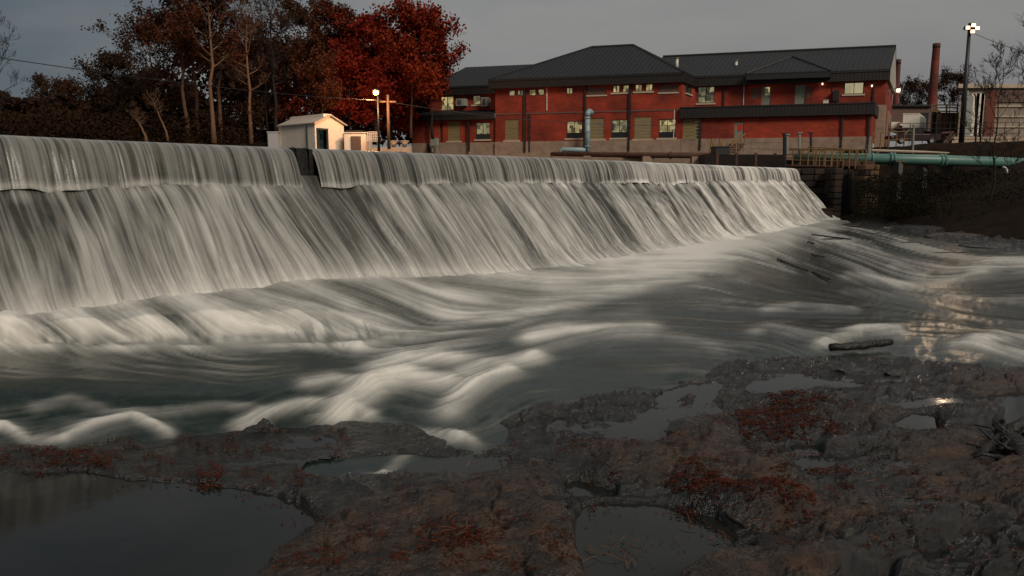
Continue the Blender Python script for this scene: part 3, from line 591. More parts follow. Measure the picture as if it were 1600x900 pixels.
def roofplane(pts, par, name='roof', seam_n=0, m=None, thick=.12):
    """pts in (s,d,z); first edge = eave, seams run up the slope from it"""
    V = [BW(*p) for p in pts]; n_ = len(V); Vl = [(x, y, z - thick) for x, y, z in V]
    o_ = obj(name, V + Vl, [tuple(range(n_)), tuple(reversed(range(n_, 2 * n_)))] + [(i, n_ + i, n_ + (i + 1) % n_, (i + 1) % n_) for i in range(n_)], m or M_roof, par)
    if seam_n:
        A = [np.array(p, float) for p in pts]; e0, e1_ = A[0], A[1]; ed = e1_ - e0; L = np.linalg.norm(ed[:2]); eh = ed / L
        nrm = np.cross(A[1] - A[0], A[2] - A[0]); nrm /= np.linalg.norm(nrm); nrm = nrm if nrm[2] > 0 else -nrm
        up = np.cross(nrm, eh); up /= np.linalg.norm(up); up = up if up[2] > 0 else -up
        # polygon in (x along eave, y up slope)
        Q = [((p - e0) @ eh, (p - e0) @ up) for p in A]; m2 = MB(); xx = seam_n / 2; x1 = max(q[0] for q in Q)
        xx = min(q[0] for q in Q) + .2
        while xx < x1:
            ys = []
            for i in range(len(Q)):
                (a, b), (c, d_) = Q[i], Q[(i + 1) % len(Q)]
                if (a - xx) * (c - xx) < 0: ys.append(b + (d_ - b) * (xx - a) / (c - a))
            if len(ys) >= 2:
                lo, hi = min(ys), max(ys)
                P0 = e0 + eh * xx + up * lo; P1 = e0 + eh * xx + up * hi; h_ = nrm * .035; w_ = eh * .025
                vs = [P0 - w_, P0 + w_, P1 + w_, P1 - w_]; vs = vs + [v + h_ for v in vs]
                m2.add([BW(*v) for v in vs], [(4, 5, 6, 7), (0, 1, 5, 4), (1, 2, 6, 5), (2, 3, 7, 6), (3, 0, 4, 7)])
            xx += seam_n
        if m2.V: q_ = m2.build('roof_seams', M_roof, o_); q_['kind'] = 'stuff'
    return o_
# --- z levels
zg = 2.35                                              # below terrace surface
zpl = (FP(700, 222, 0)[1] + FP(1000, 219.5, 0)[1]) / 2
DU = 5.0
# ---- main block (d = 0)
sL, sR = FP(774, 180)[0], FP(1064, 180)[0]
zE0 = (FP(767, 139)[1] + FP(1064, 129.3)[1]) / 2; zE1 = (FP(767, 126.5)[1] + FP(1064, 112.5)[1]) / 2
up_w = [SR(794.4, 804.4, 140.5, 150), SR(807.8, 817, 140.5, 150), SR(826, 836.7, 139.5, 149.5), SR(840, 850, 139, 149), SR(884.5, 894.5, 136.7, 147),
        SR(957, 968, 133, 144.8), SR(972, 983.3, 132.6, 144.2), SR(992, 1003, 131.5, 143), SR(1008, 1019.5, 131, 142.6)]
up_w = [(a, b, c, min(e_, zE0 - .02)) for a, b, c, e_ in up_w]
inf_ = [SR(918, 947, 137, 148.5), SR(1030, 1059, 132.5, 144.2)]
lo_w = [SR(885, 909.5, 189, 216), SR(955, 980, 187, 215.5), SR(1029, 1055.5, 186, 215.5)]
lo_b = [SR(789, 810.5, 187, 219), SR(921, 944, 184.5, 217), SR(991, 1018, 182.5, 217)]
lo_w = [(a, b, max(c, zpl + .03), e_) for a, b, c, e_ in lo_w]; lo_b = [(a, b, max(c, zpl + .03), e_) for a, b, c, e_ in lo_b]
wm = wall('main_wall', sL, sR, zpl, zE0 + .3, 0, up_w + inf_ + lo_w + lo_b, M_brick, bld)
B1('plinth', M_plinth, bld, sL - .02, sR + .05, -.10, .3, zg - .5, zpl)
sidewall('side_wall', sR, .001, DU, zpl, zE0 + .3, M_brick, bld); sidewall('side_wall', sL, .001, DU, zpl, zE0 + .3, M_brick, bld)
for h in inf_:
    q_ = B1('infill_brickwork', M_brick2, bld, h[0], h[1], .07, .12, h[2], h[3]); B1('sill', M_sill, q_, h[0] - .1, h[1] + .1, -.08, .1, h[2] - .13, h[2])
for i, r in enumerate(up_w): window(r, 0, M_lit if i > 4 or i == 2 else M_lit2, bld, mull=1 if i > 3 else 0, sill=i > 4)
for i, r in enumerate(lo_w): window(r, 0, (M_lit, M_lit2, M_lit)[i], bld, 1, lower_dark=True)
for r in lo_b: boarded(r, 0, bld)
B1('string_course', M_brick2, bld, sL, sR, -.05, -.003, FP(900, 176.5)[1], FP(900, 174.5)[1])
for px, a, b, w_ in ((821, 139, 238, .30), (828, 178, 238, .22), (915, 134, 234, .24), (985, 131, 237, .28), (733, 187, 237, .22), (670, 188, 237, .2)): spout(px, a, b, bld, 0 if px > 774 else 0, w_)
spout(855, 137, 173, bld, 0, .12, M_white); spout(1054, 172, 221, bld, 0, .10, M_white)
# window between main and side block on the return wall
m = MB(); dd0, dd1 = 1.3, 3.4; zA, zB = FP(1075, 146, 2)[1], FP(1075, 131, 2)[1]
m.add([BW(sR + .02, a, b) for a, b in ((dd0, zA), (dd1, zA), (dd1, zB), (dd0, zB))], [(0, 1, 2, 3)]); m.build('window', M_darkglass, bld)
B1('sill', M_sill, bld, sR + .01, sR + .14, dd0 - .1, dd1 + .1, zA - .13, zA)
# main hip roof
eo = .55; s0_, s1_ = FP(767, 132)[0], FP(1070, 121)[0]; dB = 13.0; dR = 6.5
ra = FP(924, 74, dR); rb = FP(989.5, 70, dR); zR = (ra[1] + rb[1]) / 2
A_ = (s0_, -eo, zE1); B_ = (s1_, -eo, zE1); C_ = (s1_, dB, zE1); D_ = (s0_, dB, zE1); R0 = (ra[0], dR, zR); R1 = (rb[0], dR, zR)
roofplane([A_, B_, R1, R0], bld, 'hip_roof', .48); roofplane([B_, C_, R1], bld, 'hip_roof', .48); roofplane([D_, A_, R0], bld, 'hip_roof'); roofplane([C_, D_, R0, R1], bld, 'hip_roof')
fascia(s0_, s1_, -eo + .02, zE0, zE1 - .14, bld)
B1('soffit', M_black, bld, s0_, s1_, -eo + .28, 0, zE0 + .02, zE0 + .12)
B1('fascia', M_fascia, bld, s1_ - .25, s1_ - .002, -eo + .28, DU + .1, zE0 + .004, zE1 - .144); B1('fascia', M_fascia, bld, s0_ + .002, s0_ + .25, -eo + .28, DU, zE0 + .004, zE1 - .144)
m = MB(); m.tube([BW(*R0), BW(*R1)], .13, 6); 
for a, b in ((A_, R0), (B_, R1), (C_, R1)): m.tube([BW(*a), BW(*b)], .11, 6)
m.build('roof_ridge', M_black, bld)
# ---- right block
uA, uB = FP(1087, 150, DU)[0], FP(1384, 150, DU)[0]
zF0 = (FP(1100, 133, DU)[1] + FP(1390, 127.3, DU)[1]) / 2; zF1 = (FP(1100, 118, DU)[1] + FP(1390, 110, DU)[1]) / 2
dk = SR(1100, 1360, 163.5, 181, -.4); zD0, zD1 = dk[2], dk[3]
ru = {'w1': SR(1090, 1116, 134.5, 161, DU), 'd1': SR(1190, 1204.5, 135, 166, DU), 'd2': SR(1242, 1258, 132.5, 166, DU), 'w2': SR(1319, 1349.5, 128.5, 147, DU), 'i1': SR(1174, 1188, 138, 154, DU), 'i2': SR(1260, 1268, 136, 152, DU)}
ru = {k: (a, b, c, min(e_, zF0 - .02)) for k, (a, b, c, e_) in ru.items()}
zlow = FP(1200, 178, DU)[1]
wall('upper_wall', uA - 3, uB, zlow, zF0 + .3, DU, list(ru.values()), M_brick, bld)
window(ru['w1'], DU, M_lit2, bld, 1, lower_dark=False); window(ru['w2'], DU, M_shade, bld, 1)
for k in ('d1', 'd2'):
    a, b, c, e_ = ru[k]; dr = B1('door', M_dtin, bld, a, b, DU + .08, DU + .14, c, e_)
    if k == 'd1':
        B1('pane', M_lit, dr, a + .3, b - .15, DU + .05, DU + .07, c + (e_ - c) * .58, e_ - .08)
    B1('handle', M_black, dr, b - .22, b - .14, DU + .03, DU + .08, c + (e_ - c) * .45, c + (e_ - c) * .5)
for k in ('i1', 'i2'): h = ru[k]; B1('infill_brickwork', M_brick2, bld, h[0], h[1], DU + .06, DU + .12, h[2], h[3])
for px in (1132, 1366): spout(px, 133, 165, bld, DU, .2)
spout(1163, 133, 164, bld, DU, .1, M_white); spout(1301, 130, 146, bld, DU, .08)
# end wall
zpr = zpl
sidewall('end_wall', uB, DU + .001, DU + 13, zg - 1, zF0 + .2, M_brick, bld)
conc = SR(1368, 1383, 164, 228, DU); B1('concrete_pilaster', M_plinth, bld, conc[0], uB + .03, DU - .06, DU + 2.2, zg - 1, conc[3])
for d_ in (4.2, 7.0, 9.8): B1('pilaster', M_plinth, bld, uB + .01, uB + .12, DU + d_, DU + d_ + 1.1, zg - 1, conc[3] - .2)
for d_ in (3.4, 8.9):
    B1('window', M_darkglass, bld, uB + .005, uB + .03, DU + d_, DU + d_ + 1, FP(1390, 147, DU + 3)[1], FP(1390, 135, DU + 3)[1])
# roof of right block
rr0 = FP(1036, 88.5, DU + 6.5); rr1 = FP(1397, 72.6, DU + 6.5); zR2 = (rr0[1] + rr1[1]) / 2; so_ = .6
sEnd = FP(1391, 118, DU - eo)[0]
roofplane([(uA - 6, DU - eo, zF1), (sEnd, DU - eo, zF1), (sEnd, DU + 6.5, zR2), (rr0[0], DU + 6.5, zR2)], bld, 'gable_roof', .48)
roofplane([(sEnd, DU + 13.5, zF1), (rr0[0], DU + 13.5, zF1), (rr0[0], DU + 6.5, zR2), (sEnd, DU + 6.5, zR2)], bld, 'gable_roof')
fascia(s1_ - .3, sEnd - .01, DU - eo + .02, zF0, zF1 - .14, bld)
B1('soffit', M_black, bld, uA - 1, sEnd - .02, DU - eo + .28, DU, zF0 + .02, zF0 + .12)
M_gable = mat('pale_gable_cladding', (.40, .38, .33), .7, (.30, .28, .24), 2)
m = MB(); g = [(DU - eo + .02, zF0), (DU - eo + .02, zF1 - .1), (DU + 6.5, zR2 - .1), (DU + 13.3, zF1 - .1), (DU + 13.3, zF0)]
m.add([BW(sEnd - .04, a, b) for a, b in g] + [BW(sEnd - .3, a, b) for a, b in g], [(0, 1, 2, 3, 4), (9, 8, 7, 6, 5), (0, 4, 9, 5)]); m.build('gable_end', M_gable, bld)
MB().tube([BW(rr0[0], DU + 6.5, zR2 + .03), BW(sEnd, DU + 6.5, zR2 + .03)], .13, 6).build('roof_ridge', M_black, bld)
# pediment over the doors
pa, pb = FP(1166, 113.5, DU - 1.6), FP(1297, 112, DU - 1.6); pz = (pa[1] + pb[1]) / 2; ap_ = FP(1238, 89.5, DU + 3)
zs = zF1 + (zR2 - zF1) * (3 + eo) / 7.05
roofplane([(pa[0], DU - 1.6, pz), (pb[0], DU - 1.6, pz), (ap_[0], DU + 2.6, ap_[1])], bld, 'porch_roof', .48)
roofplane([(pb[0], DU - 1.6, pz), (pb[0], DU + .6, pz + .1), (ap_[0], DU + 3.4, ap_[1])], bld, 'porch_roof'); roofplane([(pa[0], DU + .6, pz + .1), (pa[0], DU - 1.6, pz), (ap_[0], DU + 3.4, ap_[1])], bld, 'porch_roof')
B1('porch_fascia', M_black, bld, pa[0], pb[0], DU - 1.58, DU - eo, pz - .60, pz - .13)
m = MB(); m.tube([BW(pa[0], DU - 1.6, pz), BW(ap_[0], DU + 2.6, ap_[1]), BW(pb[0], DU - 1.6, pz)], .13, 5); m.build('roof_ridge', M_black, bld)
# deck block (lower storey in front)
kA, kB = FP(1062, 172, -.4)[0], FP(1367, 172, -.4)[0]
lA, lB = sR + .02, FP(1362, 200, 0)[0]
hb = SR(1067, 1095, 181, 217.5, .02); hd = SR(1147, 1162, 190.5, 224, .02)
hb = (max(hb[0], lA + .05), hb[1], max(hb[2], zpl + .02), min(hb[3], zD0 - .01)); hd = (hd[0], hd[1], zpl - .55 + .57, hd[3])
wall('lower_wall', lA, lB, zpl - .0, zD0 + .3, .02, [hb, hd], M_brick, bld)
sidewall('side_wall', lB, .03, DU, zpl - .5, zD0 + .3, M_brick, bld)
boarded(hb, .02, bld)
dr = B1('door', M_dtin, bld, hd[0], hd[1], .1, .16, hd[2], hd[3])
ds = MB(); cz = FP(1155, 199, 0)[1]; cs = FP(1155, 199, 0)[0]
ds.tube([BW(cs, .09, cz), BW(cs, .05, cz)], .34, 14); ds.build('round_sign', mat('red_round_sign', (.6, .05, .02), .5), dr)
B1('plinth', M_plinth, bld, lA + .06, lB + .05, -.08, .3, zg - .5, zpl)
fascia(kA, kB, -.4, zD0, zD1, bld)
B1('fascia', M_fascia, bld, kB - .25, kB - .002, -.14, DU - .06, zD0 + .004, zD1 - .004); B1('fascia', M_fascia, bld, kA + .002, kA + .25, -.14, .0, zD0 + .004, zD1 - .004)
B1('deck', M_roof, bld, kA + .3, kB - .3, -.12, DU - .005, zD1 - .5, zD1 - .3)
for px in (1095.5, 1317, 1359): spout(px, 181, 235, bld, .02, .26)
# ---- left wing
wA, wB = FP(641, 205, 0)[0], sL - .03
zW0 = (FP(650, 188.5)[1] + FP(765, 186.8)[1]) / 2; zW1 = zW0 + .62
wl = [SR(741, 763, 191, 217.5)]; wb_ = [SR(697.5, 717, 189.5, 220)]; wd = [SR(684.5, 689, 192, 222)]
fx_ = lambda r: (r[0], r[1], max(r[2], zpl + .02), min(r[3], zW0 - .02))
wl = [fx_(r) for r in wl]; wb_ = [fx_(r) for r in wb_]; wd = [fx_(r) for r in wd]
wall('wing_wall', wA, wB, zpl, zW0 + .2, .3, wl + wb_ + wd, M_brick, bld); sidewall('side_wall', wA, .301, 12, zpl, zW0 + .2, M_brick, bld)
window(wl[0], .3, M_lit2, bld, 1, lower_dark=True); boarded(wb_[0], .3, bld); B1('recess_panel', M_inside, bld, *wd[0][:2], .42, .5, *wd[0][2:])
B1('plinth', M_plinth, bld, wA - .03, wB + .0, .2, .55, zg - .5, zpl)
DW_ = 3.6; zV0 = (FP(672, 150, DW_)[1] + FP(770, 147, DW_)[1]) / 2; zV1 = (FP(672, 137, DW_)[1] + FP(770, 133.5, DW_)[1]) / 2
eA = FP(672, 160, DW_)[0]; zLr = FP(710, 173, DW_)[1]
roofplane([(wA - .3, -.3, zW1), (sL - .02, -.3, zW1), (sL - .02, DW_, zLr), (wA + .6, DW_, zLr)], bld, 'lean_to_roof', .48); fascia(wA - .3, sL - .03, -.28, zW0, zW1 - .13, bld)
vw = [SR(688.5, 708.5, 150.5, 173, DW_), SR(738.5, 750.5, 149, 163.5, DW_)]; vw = [(a, b, max(c, zLr + .05), min(e_, zV0 - .02)) for a, b, c, e_ in vw]
wall('wing_upper_wall', eA, sL + .5, zLr - .4, zV0 + .3, DW_, vw, M_brick, bld); sidewall('side_wall', eA, DW_ + .001, 14, zpl, zV0 + .3, M_brick, bld)
window(vw[0], DW_, M_lit, bld, 1, sill=False); window(vw[1], DW_, M_lit2, bld, 0)
hA = FP(668, 143, DW_ - .5)[0]; q0 = FP(727.5, 106, DW_ + 6); q1 = FP(836, 99.3, DW_ + 6); zq = (q0[1] + q1[1]) / 2
roofplane([(hA, DW_ - .5, zV1), (sL + 3, DW_ - .5, zV1), (sL + 7, DW_ + 6, zq), (q0[0], DW_ + 6, zq)], bld, 'wing_roof', .48)
roofplane([(hA, DW_ + 12.5, zV1), (hA, DW_ - .5, zV1), (q0[0], DW_ + 6, zq)], bld, 'wing_roof'); roofplane([(sL + 7, DW_ + 12.5, zV1), (hA, DW_ + 12.5, zV1), (q0[0], DW_ + 6, zq), (sL + 7, DW_ + 6, zq)], bld, 'wing_roof')
fascia(hA, sL + .4, DW_ - .48, zV0, zV1 - .13, bld); B1('fascia', M_fascia, bld, hA + .002, hA + .25, DW_ - .22, DW_ + 12, zV0 + .004, zV1 - .14)
# things fixed on the building but removable
def ac(px0, px1, py0, py1, d, label, m, group=None):
    s0, s1, z0, z1 = SR(px0, px1, py0, py1, d); t = thing('air_conditioner', label, 'air conditioner', BW((s0 + s1) / 2, d, z0), group)
    B1('casing', m, t, s0, s1, d - .75, d - .01, z0, z1); B1('grille', M_black, t, s0 + .15, s0 + (s1 - s0) * .65, d - .77, d - .752, z0 + .12, z1 - .12)
    mm = MB(); k = z0 + .18
    while k < z1 - .16: bbox(mm, s0 + .15, s0 + (s1 - s0) * .65, d - .79, d - .772, k, k + .03); k += .12
    mm.build('louvre', m, t); B1('bracket', M_black, t, s0 + .1, s1 - .1, d - .7, d - .01, z0 - .1, z0 - .003)
ac(718, 731, 155, 166, DW_, 'small pale window air conditioner left of the dim window on the left wing', M_grey)
ac(757, 767, 153, 167, DW_, 'square air conditioner right of the dim window, beside the corner of the main block', M_grey)
ac(1303, 1311.5, 142, 158, DU, 'black upright condenser box on the upper wall between green door and blind window', M_black)
t = thing('utility_box', 'small white box on the deck left of the black condenser box', 'utility box', BW(FP(1290, 160, DU - .4)[0], DU - .4, zD1)); r = SR(1287, 1294.5, 157, 164, DU - .5)
B1('casing', M_white, t, r[0], r[1], DU - .9, DU - .4, r[2], r[3]); B1('lid', M_grey, t, r[0] - .03, r[1] + .03, DU - .93, DU - .37, r[3] + .002, r[3] + .06)
t = thing('electric_cabinet', 'grey electric cabinet on legs in front of the left wing plinth', 'electric cabinet', BW(FP(679, 222, -.8)[0], -.8, 3.1)); r = SR(674.5, 684, 216, 228, -.8)
B1('casing', M_grey, t, r[0], r[1], -1.0, -.6, r[2], r[3])
for k in (r[0] + .08, r[1] - .08): B1('leg', M_grey, t, k - .05, k + .05, -.85, -.75, 2.9, r[2])
for px, y0, y1, lb in ((1058, 91, 103.5, 'bright steel vent pipe on the dark roof just right of the central hip'), (1150.5, 95, 108, 'grey vent pipe with cap on the roof left of the small pediment')):
    dv = DU + 2.6; s, zt = FP(px, y0, dv); zb = FP(px, y1, dv)[1]
    t = thing('vent_pipe', lb, 'vent pipe', BW(s, dv, zb)); MB().tube([BW(s, dv, zb - .6), BW(s, dv, zt)], .16, 10).build('pipe', M_white, t, True)
    MB().tube([BW(s, dv, zt), BW(s, dv, zt + .05)], .27, 10).build('cap', M_grey, t, True)
M_bulb = mat('lit_bulb', (1, .9, .7), .3, emit=(1, .82, .55), es=3)
def walllamp(px, py, d, label, side=False):
    s, z = FP(px, py, d); t = thing('wall_lamp', label, 'wall lamp', BW(s, d, z))
    B1('bracket', M_black, t, s - .05, s + .05, d - .22, d - .01, z + .1, z + .16); mm = MB(); mm.tube([BW(s, d - .2, z - .08), BW(s, d - .2, z + .08)], [.055, .065], 8); mm.build('bulb', M_bulb, t, True)
walllamp(1285.5, 131.5, DU, 'tiny lit white lamp under the eave above the black condenser box'); walllamp(1362.6, 134.5, DU, 'tiny lamp at the top of the wall right of the blind window')
def lamp_light(name, p, col, pw, r=.25):
    l = bpy.data.lights.new(name, 'POINT'); l.energy = pw; l.color = col; l.shadow_soft_size = r; q = bpy.data.objects.new(name, l); q.location = p; COL.objects.link(q); return q
sE_, zE_ = FP(1402, 140, DU + 11); t = thing('wall_lamp', 'bright lamp on the gable end by the red chimney stack', 'wall lamp', BW(uB + .7, DU + 9, FP(1398, 141, DU + 9)[1]))
pz_ = Vector(t.location); MB().tube([pz_ - Vector((0, 0, .2)), pz_ + Vector((0, 0, .12))], [.16, .2], 10).build('bulb', M_bulb, t, True); MB().tube([pz_ + Vector((0, 0, .16)), Vector(BW(uB + .05, DU + 9, pz_.z + .2))], .04, 6).build('bracket', M_black, t)
# pale blue outfall pipe on the facade
M_bluepipe = mat('pale_blue_pipe', (.22, .33, .36), .4, (.28, .37, .38), 2)
t = thing('blue_pipe', 'pale blue pipe with curved top climbing the brick facade', 'pipe', BW(FP(918, 230, -1.3)[0], -1.3, 3.2)); dp = -1.3
def fp3(px, py, d): s, z = FP(px, py, d); return BW(s, d, z)
MB().tube([fp3(918, 236, dp), fp3(918, 182, dp)], .27, 12).build('riser', M_bluepipe, t, True)
MB().tube([fp3(918, 182, dp), fp3(918.6, 177, dp), fp3(921, 174, dp + .2), fp3(923, 175, dp + .5), fp3(923.5, 179, dp + .7)], .29, 12).build('elbow', M_bluepipe, t, True)
MB().tube([fp3(921, 234.5, dp), fp3(880, 233.5, dp), fp3(877, 235, dp), fp3(876, 240, dp)], .24, 12).build('branch', M_bluepipe, t, True)
for py in (184, 205, 228): MB().tube([fp3(918, py, dp), fp3(918, py + 1.4, dp)], .33, 12).build('collar', M_bluepipe, t, True)
# ============================================================ SHED, LAMPS, FAR-BANK KIT
M_shed = mat('cream_painted_cladding', (.80, .70, .58), .6, (.70, .60, .48), 2, .15, 12)
M_shedroof = mat('pale_metal_roof', (.5, .45, .38), .5, (.42, .37, .3), 3)
Ys = 66.0
def P3(px, py, Y=Ys): return np.array(PT(px, py, Y))
zgd = 2.2
shed = thing('pump_shed', 'cream painted shed with gabled roof and open dark doorway on the dam\'s far bank', 'shed', tuple(P3(490, 228)))
# gable faces right-front: corners
cL = P3(435, 195, 69.5); cF = P3(491.5, 194, 65.5); cR = P3(537, 197, 68.5); ux = (cR - cF)[:2]; ux /= np.linalg.norm(ux); cB = cL + np.array([*((cR - cF)[:2]), 0])
ze = (cL[2] + cF[2]) / 2 ; zr_ = P3(513, 181, 67)[2]
gf = np.array([*(cF[:2] + cR[:2]) / 2, zr_]); gb = np.array([*(cL[:2] + cB[:2]) / 2, zr_])
def z_(p, z): return (p[0], p[1], z)
dw = np.linalg.norm((cR - cF)[:2]); tdir = ux; ndir = np.array((tdir[1], -tdir[0])); 
MB().add([z_(cF, zgd), z_(cL, zgd), z_(cL, ze), z_(cF, ze)], [(0, 1, 2, 3)]).build('side_wall', M_shed, shed)
MB().add([z_(cR, zgd), z_(cB, zgd), z_(cB, ze), z_(cR, ze)], [(0, 1, 2, 3)]).build('side_wall', M_shed, shed)
MB().add([z_(cL, zgd), z_(cB, zgd), z_(cB, ze), tuple(gb), z_(cL, ze)], [(0, 1, 2, 3, 4)]).build('gable_wall', M_shed, shed)
d0, d1 = dw * .07, dw * .42; zd = P3(500, 202, 65.8)[2]
def along(p, k): return (p[0] + tdir[0] * k, p[1] + tdir[1] * k)
a0, a1 = along(cF, d0), along(cF, d1)
zm = lambda k: ze + (zr_ - ze) * min(k / (dw / 2), (dw - k) / (dw / 2))
MB().add([z_(cF, zgd), (*a0, zgd), (*a0, zm(d0)), z_(cF, ze)], [(0, 1, 2, 3)]).add([(*a0, zd), (*a1, zd), (*a1, zm(d1)), (*a0, zm(d0))], [(0, 1, 2, 3)]).add([(*a1, zgd), z_(cR, zgd), z_(cR, ze), tuple(gf), (*a1, zm(d1))], [(0, 1, 2, 3, 4)]).build('gable_wall', M_shed, shed)
m = MB(); mid_ = ((a0[0] + a1[0]) / 2, (a0[1] + a1[1]) / 2); fr_ = []
for p in (a0, a1): m.box((p[0], p[1], (zgd + zd) / 2), (.07, .07, (zd - zgd) / 2))
m.box((mid_[0], mid_[1], zd + .05), ((d1 - d0) / 2 + .06, .08, .07), ((tdir[0], tdir[1], 0), (ndir[0], ndir[1], 0), (0, 0, 1))); m.build('door_frame', mat('dark_green_frame', (.02, .05, .04), .5), shed)
bk = -ndir * .9
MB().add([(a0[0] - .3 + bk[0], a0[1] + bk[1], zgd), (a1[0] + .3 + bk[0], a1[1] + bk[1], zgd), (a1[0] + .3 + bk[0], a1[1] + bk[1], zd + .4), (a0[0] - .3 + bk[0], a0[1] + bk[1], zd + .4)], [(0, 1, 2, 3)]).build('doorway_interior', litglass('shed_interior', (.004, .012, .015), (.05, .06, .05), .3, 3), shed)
oh = np.array([*(ndir * 0), 0])
ridge0 = gf + np.array([*(ndir * .25), .0]); ridge1 = gb
for c0, c1 in ((cF, cL), (cR, cB)):
    sd_ = -1 if c0 is cF else 1
    e0 = np.array([c0[0] + tdir[0] * .2 * sd_ + ndir[0] * .25, c0[1] + tdir[1] * .2 * sd_ + ndir[1] * .25, ze - .06]); e1_ = np.array([c1[0] + tdir[0] * .2 * sd_, c1[1] + tdir[1] * .2 * sd_, ze - .06])
    q = [e0, e1_, ridge1, ridge0]; up_ = np.array((0, 0, .10))
    MB().add([tuple(v) for v in q] + [tuple(v + up_) for v in q], [(3, 2, 1, 0), (4, 5, 6, 7), (0, 1, 5, 4), (1, 2, 6, 5), (2, 3, 7, 6), (3, 0, 4, 7)]).build('roof_panel', M_shedroof, shed)
rm0 = P3(462, 184, 68.6); rm1 = P3(512, 184, 67.0); rd = (rm1 - rm0); rl = np.linalg.norm(rd[:2]); rd = rd / np.linalg.norm(rd)
cm = (gf + gb) / 2; mo = MB(); dirr = (gb - gf)[:2]; dirr /= np.linalg.norm(dirr)
zt_ = P3(487, 178.5, 67.5)[2]; ln = np.linalg.norm((gb - gf)[:2])
mo.box((cm[0], cm[1], (zt_ + zr_ - .35) / 2), (ln * .46, .42, (zt_ - zr_ + .35) / 2), ((dirr[0], dirr[1], 0), (-dirr[1], dirr[0], 0), (0, 0, 1))); mo.build('roof_monitor', M_shed, shed)
def low_box(name, label, cat, x0, x1, y0, Y, depth, m, lid=None, group=None):
    a = P3(x0, y0, Y); b = P3(x1, y0, Y); t = thing(name, label, cat, (float(a[0] + b[0]) / 2, Y + depth / 2, zgd), group)
    MB().box(((a[0] + b[0]) / 2, Y + depth / 2, (zgd + a[2]) / 2), ((b[0] - a[0]) / 2, depth / 2, (a[2] - zgd) / 2)).build('body', m, t)
    MB().box(((a[0] + b[0]) / 2, Y + depth / 2, a[2] + .04), ((b[0] - a[0]) / 2 + .06, depth / 2 + .06, .04)).build('lid', lid or m, t); return t, a, b
low_box('annex_box', 'small pale box annex left of the cream shed', 'utility box', 418, 434.5, 207, 69, 2, mat('pale_grey_lilac_paint', (.45, .42, .42), .7), M_white)
t, a, b = low_box('annex_shed', 'low cream annex with grey roller shutter right of the shed', 'shed', 537.5, 571.5, 208, 67, 3, M_shed)
sh = MB(); p0, p1 = P3(548, 208, 66.9), P3(563.5, 208, 66.9); nsl = 9
for i in range(nsl): z0 = zgd + (p0[2] - .25 - zgd) * i / nsl; z1 = zgd + (p0[2] - .25 - zgd) * (i + 1) / nsl; sh.box(((p0[0] + p1[0]) / 2, 66.94 - .02 * (i % 2), (z0 + z1) / 2), ((p1[0] - p0[0]) / 2, .03, (z1 - z0) / 2 - .01))
sh.build('roller_shutter', mat('brown_shutter', (.13, .085, .06), .6), t)
low_box('tank', 'dark round-topped unit on top of the annex beside the shed', 'tank', 541, 566, 205, 68, 1.6, M_black)
# wire cage panel beside annex
t = thing('wire_cage', 'white wire cage beside the pole right of the annex shed', 'cage', tuple(P3(580, 225, 66))); m = MB()
c0, c1 = P3(574, 206, 66), P3(589, 206, 66); zb_ = P3(580, 221, 66)[2]
for k in np.linspace(0, 1, 6): x = c0[0] + (c1[0] - c0[0]) * k; m.box((x, 66, (zb_ + c0[2]) / 2), (.022, .022, (c0[2] - zb_) / 2))
for k in np.linspace(0, 1, 7): z = zb_ + (c0[2] - zb_) * k; m.box(((c0[0] + c1[0]) / 2, 66.05, z), ((c1[0] - c0[0]) / 2, .022, .022))
m.build('mesh_panel', M_white, t); m = MB()
for x in (c0[0], c1[0]): m.box((x, 66.1, (zb_ + zgd) / 2), (.04, .04, (zb_ - zgd) / 2))
m.build('leg', M_grey, t)
# street lamps
M_wood = mat('weathered_pole_wood', (.10, .06, .035), .85, (.16, .10, .06), 3, .3, 10, stretch=(4, 4, .5)); M_dpole = mat('dark_steel_pole', (.02, .02, .022), .45)
M_sod = mat('sodium_bulb', (1, .6, .3), .3, emit=(1, .42, .12), es=1.9); M_wht = mat('floodlight_bulb', (1, .9, .8), .3, emit=(1, .62, .32), es=2.2)
pA = Vector(PT(590, 145, 66)); t = thing('street_lamp', 'lit orange street lamp on a slim pole beside the red maple', 'street lamp', (pA.x, 66, zgd))
MB().tube([(pA.x, 66, zgd), (pA.x, 66, pA.z - .1)], [.11, .07], 8).build('pole', M_dpole, t, True); MB().tube([(pA.x, 66, pA.z - .12), (pA.x, 65.7, pA.z + .32), (pA.x, 65.2, pA.z + .30)], .04, 6).build('arm', M_dpole, t, True)
MB().tube([(pA.x, 65.2, pA.z + .28), (pA.x, 65.2, pA.z + .12), (pA.x, 65.2, pA.z + .10)], [.10, .34, .36], 12).build('lamp_shade', M_dpole, t, True)
MB().tube([(pA.x, 65.2, pA.z + .14), (pA.x, 65.2, pA.z + .06), (pA.x, 65.2, pA.z - .16), (pA.x, 65.2, pA.z - .26)], [.14, .26, .24, .08], 12).build('bulb', M_sod, t, True)
lamp_light('street_lamp_light', (pA.x, 64.8, pA.z - .35), (1, .47, .20), 1500, .3)
pB = Vector(PT(1514.5, 47, 58)); bB = Vector(PT(1502, 224, 58)); t = thing('flood_lamp', 'tall leaning black lamp pole with a cluster of lit floodlights', 'street lamp', tuple(bB))
lean = (pB.x - bB.x)
MB().tube([(bB.x, 58, bB.z - .5), (pB.x, 58, pB.z + .5)], [.20, .11], 10).build('pole', M_dpole, t, True); MB().box((pB.x, 57.9, pB.z + .1), (.5, .05, .05)).build('crossbar', M_dpole, t)
